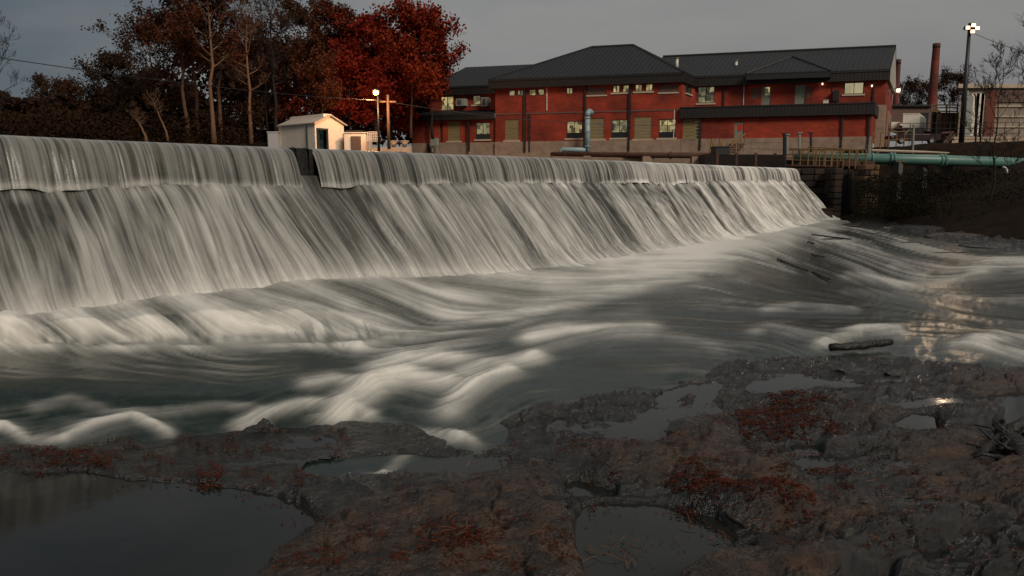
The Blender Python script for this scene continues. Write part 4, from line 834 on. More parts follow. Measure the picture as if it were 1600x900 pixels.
for dx, dz, yy in ((-.34, .10, 57.6), (.03, .26, 57.55), (.36, .06, 57.6), (.06, -.16, 57.65)):
    h = MB().box((pB.x + dx, yy + .12, pB.z + dz), (.17, .10, .14)).build('floodlight', M_dpole, t)
    MB().box((pB.x + dx, yy, pB.z + dz), (.15, .012, .12)).build('lens', M_wht, h)
fl_ = bpy.data.lights.new('flood_lamp_light', 'SPOT'); fl_.energy = 420; fl_.color = (1, .70, .44); fl_.spot_size = math.radians(165); fl_.spot_blend = .5; fl_.shadow_soft_size = .35
fo_ = bpy.data.objects.new('flood_lamp_light', fl_); fo_.location = (pB.x - .1, 57.2, pB.z); fo_.rotation_euler = Vector((.55, .75, .42)).to_track_quat('Z', 'Y').to_euler(); COL.objects.link(fo_)
t = thing('utility_pole', 'brown wooden utility pole just right of the orange lamp', 'utility pole', tuple(PT(606, 226, 67))); p = Vector(PT(606, 148, 67)); MB().tube([(p.x, 67, 2.6), (p.x, 67, p.z)], [.15, .11], 8).build('pole', M_wood, t, True); MB().box((p.x, 66.9, p.z - .6), (.7, .05, .06)).build('crossarm', M_wood, t)
def wire(name, label, a, b, sag, r, group=None):
    a = Vector(a); b = Vector(b); pts = [a.lerp(b, k) - Vector((0, 0, sag * 4 * k * (1 - k))) for k in np.linspace(0, 1, 26)]
    return tag(MB().tube(pts, r, 5).build(name, M_dpole, None, True), label, 'wire', group)
wire('power_line', 'thin power line crossing the sky from the left edge to the pole', PT(-300, 42, 30), (p.x, 67, p.z - .5), .5, .022)
wire('power_line', 'thin line from the wooden pole across the brick facade', (p.x, 66.8, p.z - .6), BW(FP(1060, 205, -2)[0], -2, FP(1060, 196, -2)[1]), .6, .022)
wire('power_line', 'thin line leaving the tall flood lamp toward the right edge', (pB.x, 58, pB.z - .1), PT(1760, 112, 58), .5, .02)
# concrete planters / jersey blocks near lamp
M_pale = mat('pale_concrete', (.48, .36, .26), .85, (.38, .28, .2), 2)
t = thing('low_kerb_wall', 'long pale kerb wall between annex shed and brick wing', 'wall', tuple(PT(610, 232, 70))); a, b = PT(572, 231, 70), PT(643, 229, 72)
MB().add([(a[0], a[1], 2.4), (b[0], b[1], 2.4), b, a, (a[0], a[1] + .4, 2.4), (b[0], b[1] + .4, 2.4), (b[0], b[1] + .4, b[2]), (a[0], a[1] + .4, a[2])], [(0, 1, 2, 3), (3, 2, 6, 7), (4, 7, 6, 5), (0, 3, 7, 4), (1, 5, 6, 2)]).build('coping', M_pale, t)
for px, lb in ((615, 'pale flared bollard on the kerb, nearer the utility pole'), (632, 'pale flared bollard on the kerb, nearer the brick wing')):
    p = Vector(PT(px, 230, 69.5)); t = thing('bollard', lb, 'bollard', tuple(p)); MB().tube([p, p + Vector((0, 0, .25)), p + Vector((0, 0, .5))], [.16, .2, .42], 10).build('body', M_pale, t, True); MB().tube([p + Vector((0, 0, .5)), p + Vector((0, 0, .58))], .44, 10).build('cap', M_pale, t)
# ============================================================ INTAKE PLATFORM, CATWALK, TEAL PIPE
M_rust = mat('rusty_steel', (.05, .022, .012), .8, (.10, .04, .02), 3, .3, 14); M_yel = mat('yellow_paint', (.24, .14, .045), .6, (.17, .09, .03), 5)
Yp = 62.0
t = thing('rusty_pipe', 'long rusty pipe lying on low concrete supports below the brick facade', 'pipe', PT(1000, 244, 66))
a, b = Vector(PT(862, 241.5, 69)), Vector(PT(1118, 243, 60)); MB().tube([a, b], .24, 10).build('barrel', M_rust, t, True)
for k in (.25, .62, .9): q = a.lerp(b, k); MB().box((q.x, q.y, q.z - .55), (.45, .35, .45)).build('support', M_plinth, t)
for k in (.1, .35, .5, .75): q = a.lerp(b, k); q2 = a.lerp(b, k + .004); MB().tube([q, q2], .32, 10).build('flange', M_rust, t, True)
t = thing('terrace_wall', 'pale stained retaining wall below the brick building', 'wall', PT(960, 255, 68))
a, b = PT(640, 240, 71.5), PT(1120, 249, 62); MB().add([(a[0], a[1], -.5), (b[0], b[1], -.5), b, a, (a[0], a[1] + .5, -.5), (b[0], b[1] + .5, -.5), (b[0], b[1] + .5, b[2]), (a[0], a[1] + .5, a[2])], [(0, 1, 2, 3), (3, 2, 6, 7), (4, 7, 6, 5), (0, 3, 7, 4), (1, 5, 6, 2)]).build('stonework', M_plinth, t)
t = thing('intake_platform', 'dark steel intake platform behind the far end of the dam', 'platform', PT(1165, 262, 56))
a, b = PT(1102, 241, 58), PT(1226, 241.5, 55); MB().add([(a[0], a[1], .2), (b[0], b[1], .2), b, a, (a[0] + .4, a[1] + 5, .2), (b[0] + .4, b[1] + 5, .2), (b[0] + .4, b[1] + 5, b[2]), (a[0] + .4, a[1] + 5, a[2])], [(0, 1, 2, 3), (3, 2, 6, 7), (4, 7, 6, 5), (0, 3, 7, 4), (1, 5, 6, 2)]).build('deck', mat('black_rusty_plate', (.016, .010, .008), .7, (.03, .016, .01), 2), t)
m = MB()
for px in (1120, 1150, 1180, 1210): q = PT(px, 250, 55.6); m.box((q[0], q[1] - .1, q[2]), (.08, .08, .5))
m.build('stiffener', M_rust, t)
t = thing('generator_box', 'black box standing on the dark intake platform', 'box', PT(1129, 241, 58)); a, b = PT(1119, 230, 58), PT(1140, 241, 58)
MB().box(((a[0] + b[0]) / 2, 58.8, (a[2] + b[2]) / 2), ((b[0] - a[0]) / 2, .7, (a[2] - b[2]) / 2)).build('casing', M_black, t); MB().box(((a[0] + b[0]) / 2, 58.8, a[2] + .04), ((b[0] - a[0]) / 2 + .06, .76, .035)).build('lid', M_dpole, t)
for px, lb in ((1113.5, 'yellow A-frame barrier left of the black box'), (1126, 'yellow A-frame barrier just behind the black box')):
    t = thing('barrier', lb, 'barrier', PT(px, 238, 63)); 
    for q, nm in (((-4, 0), 'leg'), ((4, 0), 'leg')): MB().tube([PT(px + q[0], 240, 63), PT(px, 217, 63.2)], .10, 6).build(nm, M_yel, t)
    MB().tube([PT(px - 3, 230, 63), PT(px + 3, 230, 63)], .06, 6).build('crossbar', M_yel, t)
# door steps
t = thing('entrance_stair', 'small yellow railed stair leading up to the lower brick doorway', 'stair', PT(1150, 238, 66))
for i in range(4): a = Vector(PT(1138 + i * 4, 238 - i * 4, 69 + i * .6)); MB().box(a, (.8, .3, .08)).build('tread', M_rust, t)
for dx in (0, 7): 
    m = MB(); m.tube([PT(1135 + dx, 228, 68.6), PT(1157 + dx, 209, 71)], .06, 6)
    for k in (0, .5, 1): m.tube([PT(1135 + dx + 22 * k, 242 - 19 * k, 68.6 + 2.4 * k), PT(1135 + dx + 22 * k, 228 - 19 * k, 68.6 + 2.4 * k)], .05, 6)
    m.build('handrail', M_yel, t)
def railing(name, label, a, b, posts, h, m, cat='railing', r=.045, rails=2, group=None, grow=None):
    a = Vector(a); b = Vector(b); t = thing(name, label, cat, tuple(a.lerp(b, .5)), group)
    for k in np.linspace(0, 1, posts): q = a.lerp(b, k); MB().tube([q, q + Vector((0, 0, h))], r, 6).build('post', m, t)
    for j in range(rails): z = h * (1 - j / rails * 1.0) ; MB().tube([a + Vector((0, 0, z)), b + Vector((0, 0, z))], r * .8, 6).build('rail', m, t)
    return t
M_palerail = mat('pale_galvanised_rail', (.45, .36, .26), .5)
railing('pale_railing', 'long thin pale railing in front of the brick plinth, behind the platform', PT(1150, 242, 63), PT(1228, 243, 59), 7, 1.0, M_palerail, r=.035, rails=2)
# catwalk over the bypass: deck + front and rear railings in yellow
cw = thing('catwalk', 'steel catwalk with bare grating above the dark bypass beyond the dam', 'catwalk', PT(1290, 258, 52)); ca, cb = Vector(PT(1226, 259, 53)), Vector(PT(1352, 262, 49.5))
m = MB(); dcb = (cb - ca)
for k in (0, 1): off = Vector((.4, 1.4, 0)) * k; m.tube([ca + off, cb + off], .09, 6)
for k in np.linspace(0, 1, 30): q = ca.lerp(cb, k); m.tube([q, q + Vector((.4, 1.4, 0))], .035, 4)
m.build('deck', M_rust, cw)
railing('catwalk_railing', 'yellow front railing of the catwalk with uneven posts', ca + Vector((0, 0, .02)), cb, 11, 1.15, M_yel, r=.045, rails=3)
railing('catwalk_railing', 'yellow rear railing of the catwalk, seen through the front one', ca + Vector((.4, 1.4, 0)), cb + Vector((.4, 1.4, 0)), 9, 1.15, M_yel, r=.045, rails=2)
railing('catwalk_railing', 'yellow middle railing around the gate hoist on the catwalk', Vector(PT(1262, 258, 51)), Vector(PT(1336, 264, 49)), 9, 1.2, M_yel, r=.04, rails=2)
for px, y0, y1, m_, lb in ((1226, 209, 262, M_black, 'black thick post at the left end of the catwalk'), (1230, 211, 240, M_grey, 'grey post just right of the black catwalk post'), (1249, 208, 240, M_grey, 'tall grey post standing behind the teal pipe start'), (1267, 208, 238, M_dpole, 'slim dark post between grey post and downspout'), (1358, 229, 246, M_grey, 'grey-green valve stem on the teal pipe at catwalk end')):
    Yq = 52.5; a, b = Vector(PT(px, y0, Yq)), Vector(PT(px, y1, Yq)); t = thing('steel_post', lb, 'post', tuple(b)); MB().tube([b, a], .13 if px in (1226, 1358) else .09, 8).build('shaft', m_, t); MB().box(a + Vector((0, 0, .03)), (.16, .16, .03)).build('cap', m_, t)
M_teal = mat('teal_painted_pipe', (.07, .18, .15), .42, (.10, .20, .17), 1.5, .1, 5)
tp = thing('teal_pipe', 'large teal pipe running over concrete piers along the right bank', 'pipe', PT(1420, 250, 51))
pts = [Vector(PT(1240, 245, 53.5)), Vector(PT(1300, 246, 52)), Vector(PT(1350, 248, 50.5)), Vector(PT(1450, 250, 50)), Vector(PT(1560, 253.2, 50.5)), Vector(PT(1640, 256, 52)), Vector(PT(1800, 262, 54)), Vector(PT(2500, 300, 60))]
MB().tube(pts, [.25, .28, .345, .345, .33, .31, .31, .31], 20).build('barrel', M_teal, tp, True)
for px, r_ in ((1362, .40), (1391, .44), (1396, .44), (1468, .42), (1474, .42), (1550, .39)):
    k = np.interp(px, [1350, 1450, 1560], [0, 1, 2]); i = int(min(k, 1)); q = pts[2 + i].lerp(pts[3 + i], k - i); dv = (pts[3 + i] - pts[2 + i]).normalized(); MB().tube([q - dv * .07, q + dv * .07], r_, 20).build('flange', M_teal, tp, True)
M_pier = mat('weathered_concrete', (.075, .072, .055), .85, (.12, .11, .085), 1.6, .5, 7, stretch=(1.5, 1.5, .5)); M_pier2 = mat('dark_stained_concrete', (.03, .027, .02), .85, (.05, .045, .035), 1.6, .4, 7)
def pier(x0, xm, x1, y0, y1, Y, label, m, nm='concrete_pier'):
    a, mi, b = Vector(PT(x0, y0, Y + .9)), Vector(PT(xm, y0, Y)), Vector(PT(x1, y0, Y + .35)); zb = PT(xm, y1, Y)[2]; t = thing(nm, label, 'pier', (mi.x, mi.y, zb))
    q = a + (b - mi); V = [(*v[:2], mi.z) for v in (a, mi, b, q)]; Vb = [(*v[:2], zb - .8) for v in (a, mi, b, q)]
    MB().add(Vb + V, [(0, 1, 5, 4), (1, 2, 6, 5), (2, 3, 7, 6), (3, 0, 4, 7), (4, 5, 6, 7)]).build('shaft', m, t)
    c = (a + b) / 2; MB().box((c.x, c.y, mi.z + .06), ((b.x - a.x) / 2 + .08, .5, .06)).build('cap', m, t)
pier(1392.5, 1405, 1411.5, 253, 311, 49.3, 'tall pale concrete pier under the teal pipe, nearest the bypass', M_pier)
pier(1429, 1444, 1450.5, 256, 297, 50.0, 'second pale concrete pier, square, standing higher up the bank', M_pier)
pier(1469, 1484, 1489.5, 257, 276, 50.6, 'third, short concrete pier nearly hidden under the pipe', M_pier2)
t = thing('drain_outlet', 'small curved white drain pipe sticking out of the dark bank', 'pipe', PT(1571, 263, 47)); MB().tube([PT(1567, 261, 47), PT(1571.5, 262.5, 47), PT(1573.5, 266, 46.9), PT(1573.5, 272, 46.9)], .06, 8).build('tube', M_white, t, True)
# bypass walls: rubble stone abutment and two columns, each visible stone its own piece
M_stone = [mat('brown_rubble_stone', (.025, .014, .008), .85, (.05, .028, .016), 3, .8, 9), mat('dark_rubble_stone', (.012, .008, .005), .9, (.026, .016, .010), 3, .8, 9), mat('lit_rubble_stone', (.12, .065, .028), .85, (.19, .115, .055), 3, .8, 9)]  # last one is for the lit column: light painted into brighter stones
rg = random.Random(5)
def stone_mesh(m, seed):
    r_ = random.Random(seed); mm = MB(); mm.box((0, 0, 0), (.5, .5, .5)); V = [[c * r_.uniform(.86, 1.02) for c in v] for v in mm.V]
    # bevel by hand: use bmesh
    import bmesh
    me = bpy.data.meshes.new('stone'); me.from_pydata(V, [], mm.F); bm = bmesh.new(); bm.from_mesh(me); bmesh.ops.bevel(bm, geom=bm.edges[:], offset=.09, segments=1, affect='EDGES'); bm.to_mesh(me); bm.free(); me.materials.append(m); return me
SM = [[stone_mesh(m, i * 3 + k) for k in range(3)] for i, m in enumerate(M_stone)]
def stonework(t, a, b, z0, z1, rows, depth, pal, wmin=.5, wmax=1.1):
    a = Vector(a); b = Vector(b); L = (b - a).length; u = (b - a) / L; off = root_off(t); ang = math.atan2(u.y, u.x); hz = (z1 - z0) / rows
    for r_ in range(rows):
        x = 0
        while x < L - .05:
            w_ = min(rg.uniform(wmin, wmax), L - x); w_ = L - x if L - x - w_ < .25 else w_
            o_ = bpy.data.objects.new('stone', rg.choice(SM[rg.choice(pal)])); COL.objects.link(o_); o_.parent = t
            c = a + u * (x + w_ / 2); o_.location = Vector((c.x, c.y, z0 + hz * (r_ + .5))) - off; o_.rotation_euler = (rg.uniform(-.04, .04), rg.uniform(-.03, .03), ang); o_.scale = (w_ * .98, depth * rg.uniform(.85, 1.15), hz * .97); x += w_
ab = thing('bypass_abutment', 'dark rubble stone abutment wall between the dam end and the square columns', 'wall', PT(1270, 345, 51))
e0 = DW(LD + .05, -.6, 0); a_ = (e0[0] + .15, e0[1] + .5, 0); b_ = PT(1306, 300, 50.6); z1 = PT(1290, 263, 50.6)[2]
B = MB(); B.add([(a_[0], a_[1] + .35, -3.2), (b_[0], b_[1] + .35, -3.2), (b_[0], b_[1] + .35, z1 - .05), (a_[0], a_[1] + .35, z1 - .05), (a_[0], a_[1] + 4, -3.2), (b_[0], b_[1] + 4, -3.2), (b_[0], b_[1] + 4, z1 - .05), (a_[0], a_[1] + 4, z1 - .05)], [(0, 1, 2, 3), (3, 2, 6, 7), (0, 3, 7, 4), (1, 5, 6, 2)]); B.build('core', M_inside, ab)
stonework(ab, (a_[0], a_[1], 0), (b_[0], b_[1], 0), -2.7, z1, 8, .55, [1, 1, 0], .5, 1.2)
def column(x0, x1, y0, y1, Y, label, pal, rows):
    t = thing('stone_column', label, 'column', PT((x0 + x1) / 2, y1, Y)); a, b = PT(x0, y0, Y), PT(x1, y0, Y); zt = a[2]; zb = PT(x0, y1, Y)[2] - .3
    MB().box(((a[0] + b[0]) / 2, Y + .5, (zb + zt) / 2), ((b[0] - a[0]) / 2 - .08, .3, (zt - zb) / 2 - .02)).build('core', M_inside, t)
    stonework(t, (a[0], Y, 0), (b[0], Y, 0), zb, zt, rows, .55, pal, .3, .7); stonework(t, (a[0] + .2, Y + .1, 0), (a[0] + .21, Y + 1.2, 0), zb, zt, rows, .45, pal, .4, .7)
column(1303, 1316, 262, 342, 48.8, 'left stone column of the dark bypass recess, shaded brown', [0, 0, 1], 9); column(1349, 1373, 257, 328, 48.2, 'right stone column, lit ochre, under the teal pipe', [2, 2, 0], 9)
t = thing('sluice_gate', 'dark brown timber sluice gate recessed between two stone columns', 'gate', PT(1332, 340, 50)); a, b = PT(1313, 262, 50), PT(1354, 262, 50); M_timb = mat('dark_wet_timber', (.010, .005, .003), .7, (.018, .009, .005), 2, .4, 8, stretch=(5, 5, .4)); nb = 7
for i in range(nb):
    x0 = a[0] + (b[0] - a[0]) * i / nb; x1 = a[0] + (b[0] - a[0]) * (i + 1) / nb; MB().box(((x0 + x1) / 2, 50 + .03 * (i % 2), -.9), ((x1 - x0) / 2 - .015, .09, 1.95)).build('plank', M_timb, t)
MB().box(((a[0] + b[0]) / 2, 49.9, 1.0), ((b[0] - a[0]) / 2 + .4, .2, .16)).build('lintel', M_rust, t)
t = thing('broken_pier_stub', 'low broken brown block at the foot of the abutment', 'block', PT(1291, 345, 48)); MB().box(PT(1291, 338, 48), (.28, .3, .42)).build('body', M_stone[0], t); MB().box(Vector(PT(1291, 338, 48)) + Vector((0, 0, .46)), (.33, .35, .05)).build('cap', M_stone[1], t)
# ============================================================ RIGHT BACKGROUND
M_chim = brickmat('chimney_brick', (.22, .045, .025), (.16, .03, .018), (.10, .04, .03))
def chimney(px, y0, y1, w0, w1, Y, label, name='brick_chimney'):
    a, b = Vector(PT(px + .5, y0, Y)), Vector(PT(px - 2, y1, Y)); r0, r1 = w0 / 2 / F * Y, w1 / 2 / F * Y; t = thing(name, label, 'chimney', tuple(b)); n_ = 20; V = []; U = []; Fc = []
    for i, k in enumerate(np.linspace(0, 1, 9)):
        for j in range(n_ + 1): an = 2 * math.pi * j / n_; r_ = r0 + (r1 - r0) * k; V.append((a.x + r_ * math.cos(an), Y + r_ * math.sin(an), a.z + (b.z - 2 - a.z) * k)); U.append((j / n_ * 6.28 * r1, k * (a.z - b.z)))
    for i in range(8):
        for j in range(n_): q = i * (n_ + 1) + j; Fc.append((q, q + 1, q + n_ + 2, q + n_ + 1))
    obj('shaft', V, Fc, M_chim, t, True, uv=U); MB().tube([(a.x, Y, a.z - .5), (a.x, Y, a.z + .1)], r0 * 1.08, 20).build('rim', M_chim, t, True)
chimney(1463, 69, 175, 10, 15, 105, 'tall tapering red brick chimney standing clear against the sky'); chimney(1403.5, 94, 165, 7, 9, 100, 'slim red chimney close behind the gable end of the brick building')
low = lambda px: 3.0
def bx(name, m, par, x0, x1, y0, y1, Y, dep, zb=None):
    a, b = PT(x0, y0, Y), PT(x1, y1, Y); z0 = b[2] if zb is None else zb
    sx = .66 * dep; V = [(x + q * sx, Y + q * dep, z) for z in (z0, a[2]) for q in (0, 1) for x in (a[0], b[0])]
    return MB().add(V, [(0, 2, 3, 1), (4, 5, 7, 6), (0, 1, 5, 4), (2, 6, 7, 3), (0, 4, 6, 2), (1, 3, 7, 5)]).build(name, m, par)
t = thing('white_container', 'white box container behind the parked pickup', 'container', PT(1424, 200, 80)); bx('body', M_white, t, 1411.5, 1436, 178, 199.5, 80, 4); bx('side_panel', M_grey, t, 1436.2, 1440.5, 182, 199.5, 80.3, 3)
bx('rim', M_white, t, 1411, 1436.5, 177, 178, 79.95, 4.1)
t = thing('lit_container', 'small glowing cream van body at the corner of the brick building', 'van', PT(1399, 203, 84)); bx('body', M_shed, t, 1393, 1404.5, 190.5, 201, 84, 5); bx('cab', M_white, t, 1404.7, 1410, 196, 201, 84.2, 3); bx('windscreen', M_darkglass, t, 1405.2, 1409.5, 196.6, 198.4, 84.15, .03)
t = thing('low_red_hut', 'low dark red outbuilding behind the white container', 'building', PT(1430, 180, 95)); bx('wall', M_brick2, t, 1393, 1455, 166, 205, 95, 8); bx('roof', M_roof, t, 1391, 1457, 163.5, 166, 94.6, 9); bx('door', M_inside, t, 1441, 1449, 176, 205, 94.9, .08)
t = thing('brown_silo_shed', 'brown clad shed with yellow rail on top beside the lamp pole', 'shed', PT(1478, 207, 74)); bx('wall', mat('brown_cladding', (.13, .065, .035), .8, (.19, .10, .055), 2), t, 1463, 1495, 176, 222, 74, 5); bx('door', M_inside, t, 1456, 1462.8, 172, 222, 74.3, 2)
for px in (1464.2, 1472, 1480, 1488): bx('cladding_rib', M_rust, t, px, px + .8, 176.2, 222, 73.93, .06)
m = MB()
for px in (1455.5, 1463.5, 1479, 1496): m.tube([PT(px, 176, 73.8), PT(px, 163.5, 73.8)], .08, 6)
for py in (164, 168.2, 174): m.tube([PT(1455, py, 73.8), PT(1497, py, 73.8)], .06, 6)
m.build('top_rail', M_yel, t); bx('corner_post', M_yel, t, 1493.5, 1497.5, 176, 222, 73.7, .3)
M_peel = mat('peeling_cream_masonry', (.20, .15, .11), .85, (.34, .28, .22), 1.4, .5, 6)
t = thing('cream_factory', 'large pale peeling masonry building at the right edge behind the lamp pole', 'building', PT(1550, 225, 72))
bx('wall', M_peel, t, 1500, 1720, 160, 232, 72, 14); bx('wall', M_peel, t, 1503, 1720, 137.5, 160, 72.3, 13.5); bx('parapet', M_sill, t, 1498, 1724, 131, 137.3, 71.9, 14.5)
bx('brick_band', M_brick2, t, 1553, 1718, 141, 159.5, 71.85, .3); bx('brick_pilaster', M_brick, t, 1542.5, 1551, 141, 220, 71.8, .3); bx('plinth', M_pale, t, 1488, 1722, 213.5, 232, 71.4, .5)
bx('shutter_panel', M_grey, t, 1506, 1516, 150, 213, 71.9, .08); bx('shutter_panel', M_grey, t, 1509, 1513.5, 142, 149.5, 71.9, .08)
for i in range(3): bx('recessed_panel', M_shed, t, 1519 + i * 7.5, 1525.5 + i * 7.5, 146, 212, 71.93, .05)
for py in (165, 181, 197): bx('blocked_course', M_sill, t, 1554, 1716, py, py + 2, 71.88, .1)
for px, lb in ((1524.5, 'thin dark pipe post in front of the cream wall, nearer the lamp pole'), (1532, 'short dark pipe post in front of the cream wall, farther from the lamp pole')):
    t = thing('pipe_post', lb, 'post', PT(px, 215, 68)); y0 = 148 if px < 1530 else 195; MB().tube([PT(px, 222, 68), PT(px, y0 + 2, 68), PT(px - 1, y0, 68), PT(px - 3, y0 - .8, 68)], .07, 6).build('shaft', M_dpole, t, True); MB().box(PT(px, 222, 68), (.15, .15, .04)).build('base_plate', M_dpole, t)
# parked pickup
M_car = mat('dark_maroon_car_paint', (.030, .008, .010), .25, spec=.6); M_tyre = mat('tyre_rubber', (.012, .012, .012), .8)
def pickup(px0, px1, ybase, Y, label):
    a, b = Vector(PT(px0, ybase, Y)), Vector(PT(px1, ybase, Y)); L = b.x - a.x; t = thing('pickup_truck', label, 'pickup truck', ((a.x + b.x) / 2, Y + 1, a.z)); k = L / 5.4; z = a.z; x = a.x
    side = [(0, .55), (.1, .95), (1.3, 1.08), (1.95, 1.72), (3.15, 1.75), (3.5, 1.12), (5.35, 1.10), (5.4, .5), (5.0, .42), (.5, .42)]; n_ = len(side)
    V = [(x + u * k, Y + w_, z + v * k) for w_ in (0, 1.9 * k) for u, v in side]
    MB().add(V, [tuple(range(n_)), tuple(reversed(range(n_, 2 * n_)))] + [(i, n_ + i, n_ + (i + 1) % n_, (i + 1) % n_) for i in range(n_)]).build('body', M_car, t)
    for u0, u1, v0, v1 in ((1.75, 2.4, 1.12, 1.6), (2.5, 3.1, 1.12, 1.62)):
        MB().add([(x + u0 * k + (.0 if u0 > 2 else -.25), Y - .01, z + v0 * k), (x + u1 * k, Y - .01, z + v0 * k), (x + u1 * k, Y - .01, z + v1 * k), (x + (u0 + .2) * k, Y - .01, z + v1 * k)], [(0, 1, 2, 3)]).build('side_window', M_darkglass, t)
    MB().box((x + 2.6 * k, Y - .015, z + 1.06 * k), (1.5 * k, .01, .015)).build('chrome_strip', M_white, t)
    for u in (1.0, 4.35):
        w_ = MB().tube([(x + u * k, Y - .03, z + .38 * k), (x + u * k, Y + .22, z + .38 * k)], .38 * k, 16).build('wheel', M_tyre, t, True); MB().tube([(x + u * k, Y - .05, z + .38 * k), (x + u * k, Y - .032, z + .38 * k)], .22 * k, 12).build('rim', M_grey, w_)
    MB().box((x + .06 * k, Y + .15, z + .78 * k), (.03, .14, .08)).build('headlight', M_white, t); MB().box((x + 5.38 * k, Y + .15, z + .85 * k), (.03, .08, .12)).build('tail_light', mat('red_tail_light', (.3, .01, .01), .3), t)
    MB().tube([(x + 1.3 * k, Y - .06, z + 1.1 * k), (x + 1.95 * k, Y - .06, z + 1.72 * k)], .035, 6).build('windscreen_pillar', M_grey, t)
pickup(1394, 1470, 225, 66, 'dark maroon pickup truck parked behind the low wall near the chimney')
t = thing('timber_stack', 'leaning rusty beams heaped at the tail of the pickup', 'scrap heap', PT(1482, 222, 68))
for i, (x0, y0, x1, y1) in enumerate(((1474, 224, 1489, 206), (1478, 224, 1492, 210), (1470, 208, 1488, 207), (1476, 214, 1490, 218))): MB().tube([PT(x0, y0, 67 + .2 * i), PT(x1, y1, 67.5 + .2 * i)], .11, 5).build('beam', M_rust, t)
t = thing('pale_kerb_beam', 'pale beam lying along the bank above the teal pipe', 'beam', PT(1420, 236, 55)); MB().tube([PT(1362, 235, 54.5), PT(1442, 237.5, 54), PT(1483, 239, 53.5)], [.09, .09, .05], 6).build('beam', M_palerail, t); MB().box(PT(1370, 238, 54.5), (.12, .12, .15)).build('rest', M_pier, t)
railing('yard_railing', 'yellow railing at the corner between the brick building and the pickup', PT(1362, 233, 60), PT(1424, 229, 63), 6, 1.25, M_yel, r=.045, rails=2)
railing('yard_fence', 'thin wire yard fence with slim posts before the pale factory', PT(1400, 226, 63), PT(1590, 226, 60), 10, 1.7, M_dpole, r=.028, rails=4)
t = thing('fence_post', 'slim pale post in front of the pickup truck', 'post', PT(1427, 232, 56)); MB().tube([PT(1426, 240, 56), PT(1428, 196, 56)], .07, 6).build('shaft', M_grey, t); MB().box(PT(1428, 195.8, 56), (.1, .1, .03)).build('cap', M_grey, t)
# ============================================================ TREES
def leafmat(name, c1, c2, sc=.5):
    m = mat(name, c1, .8, c2, sc, detail=3); m.node_tree.nodes['Principled BSDF'].inputs['Specular IOR Level'].default_value = .1; return m
M_red = leafmat('red_autumn_leaves', (.115, .010, .005), (.19, .020, .008)); M_rust_l = leafmat('rust_brown_leaves', (.060, .019, .009), (.105, .032, .014)); M_org = leafmat('orange_red_leaves', (.22, .032, .011), (.14, .014, .006))
M_brownl = leafmat('dull_brown_leaves', (.040, .018, .010), (.065, .030, .015)); M_greenl = leafmat('olive_leaves', (.030, .018, .008), (.05, .026, .012))
M_bark = mat('brown_bark', (.075, .036, .018), .9, (.12, .062, .034), 4, .5, 12); M_barkd = mat('dark_bark', (.014, .010, .008), .9, (.025, .017, .013), 4); M_birch = mat('pale_bark', (.13, .065, .032), .8, (.19, .10, .055), 4)
def quads(C, size, rs_, squash=1.):
    n_ = len(C); a = rs_.normal(size=(n_, 3)); a /= np.linalg.norm(a, axis=1)[:, None]; b = rs_.normal(size=(n_, 3)); b -= (a * b).sum(1)[:, None] * a; b /= np.linalg.norm(b, axis=1)[:, None]
    a[:, 2] *= squash; b[:, 2] *= squash
    s = size * rs_.uniform(.6, 1.3, size=(n_, 1)); V = np.stack([C - a * s, C + b * s * .62, C + a * s, C - b * s * .62], 1).reshape(-1, 3); return V, np.arange(n_ * 4).reshape(-1, 4)
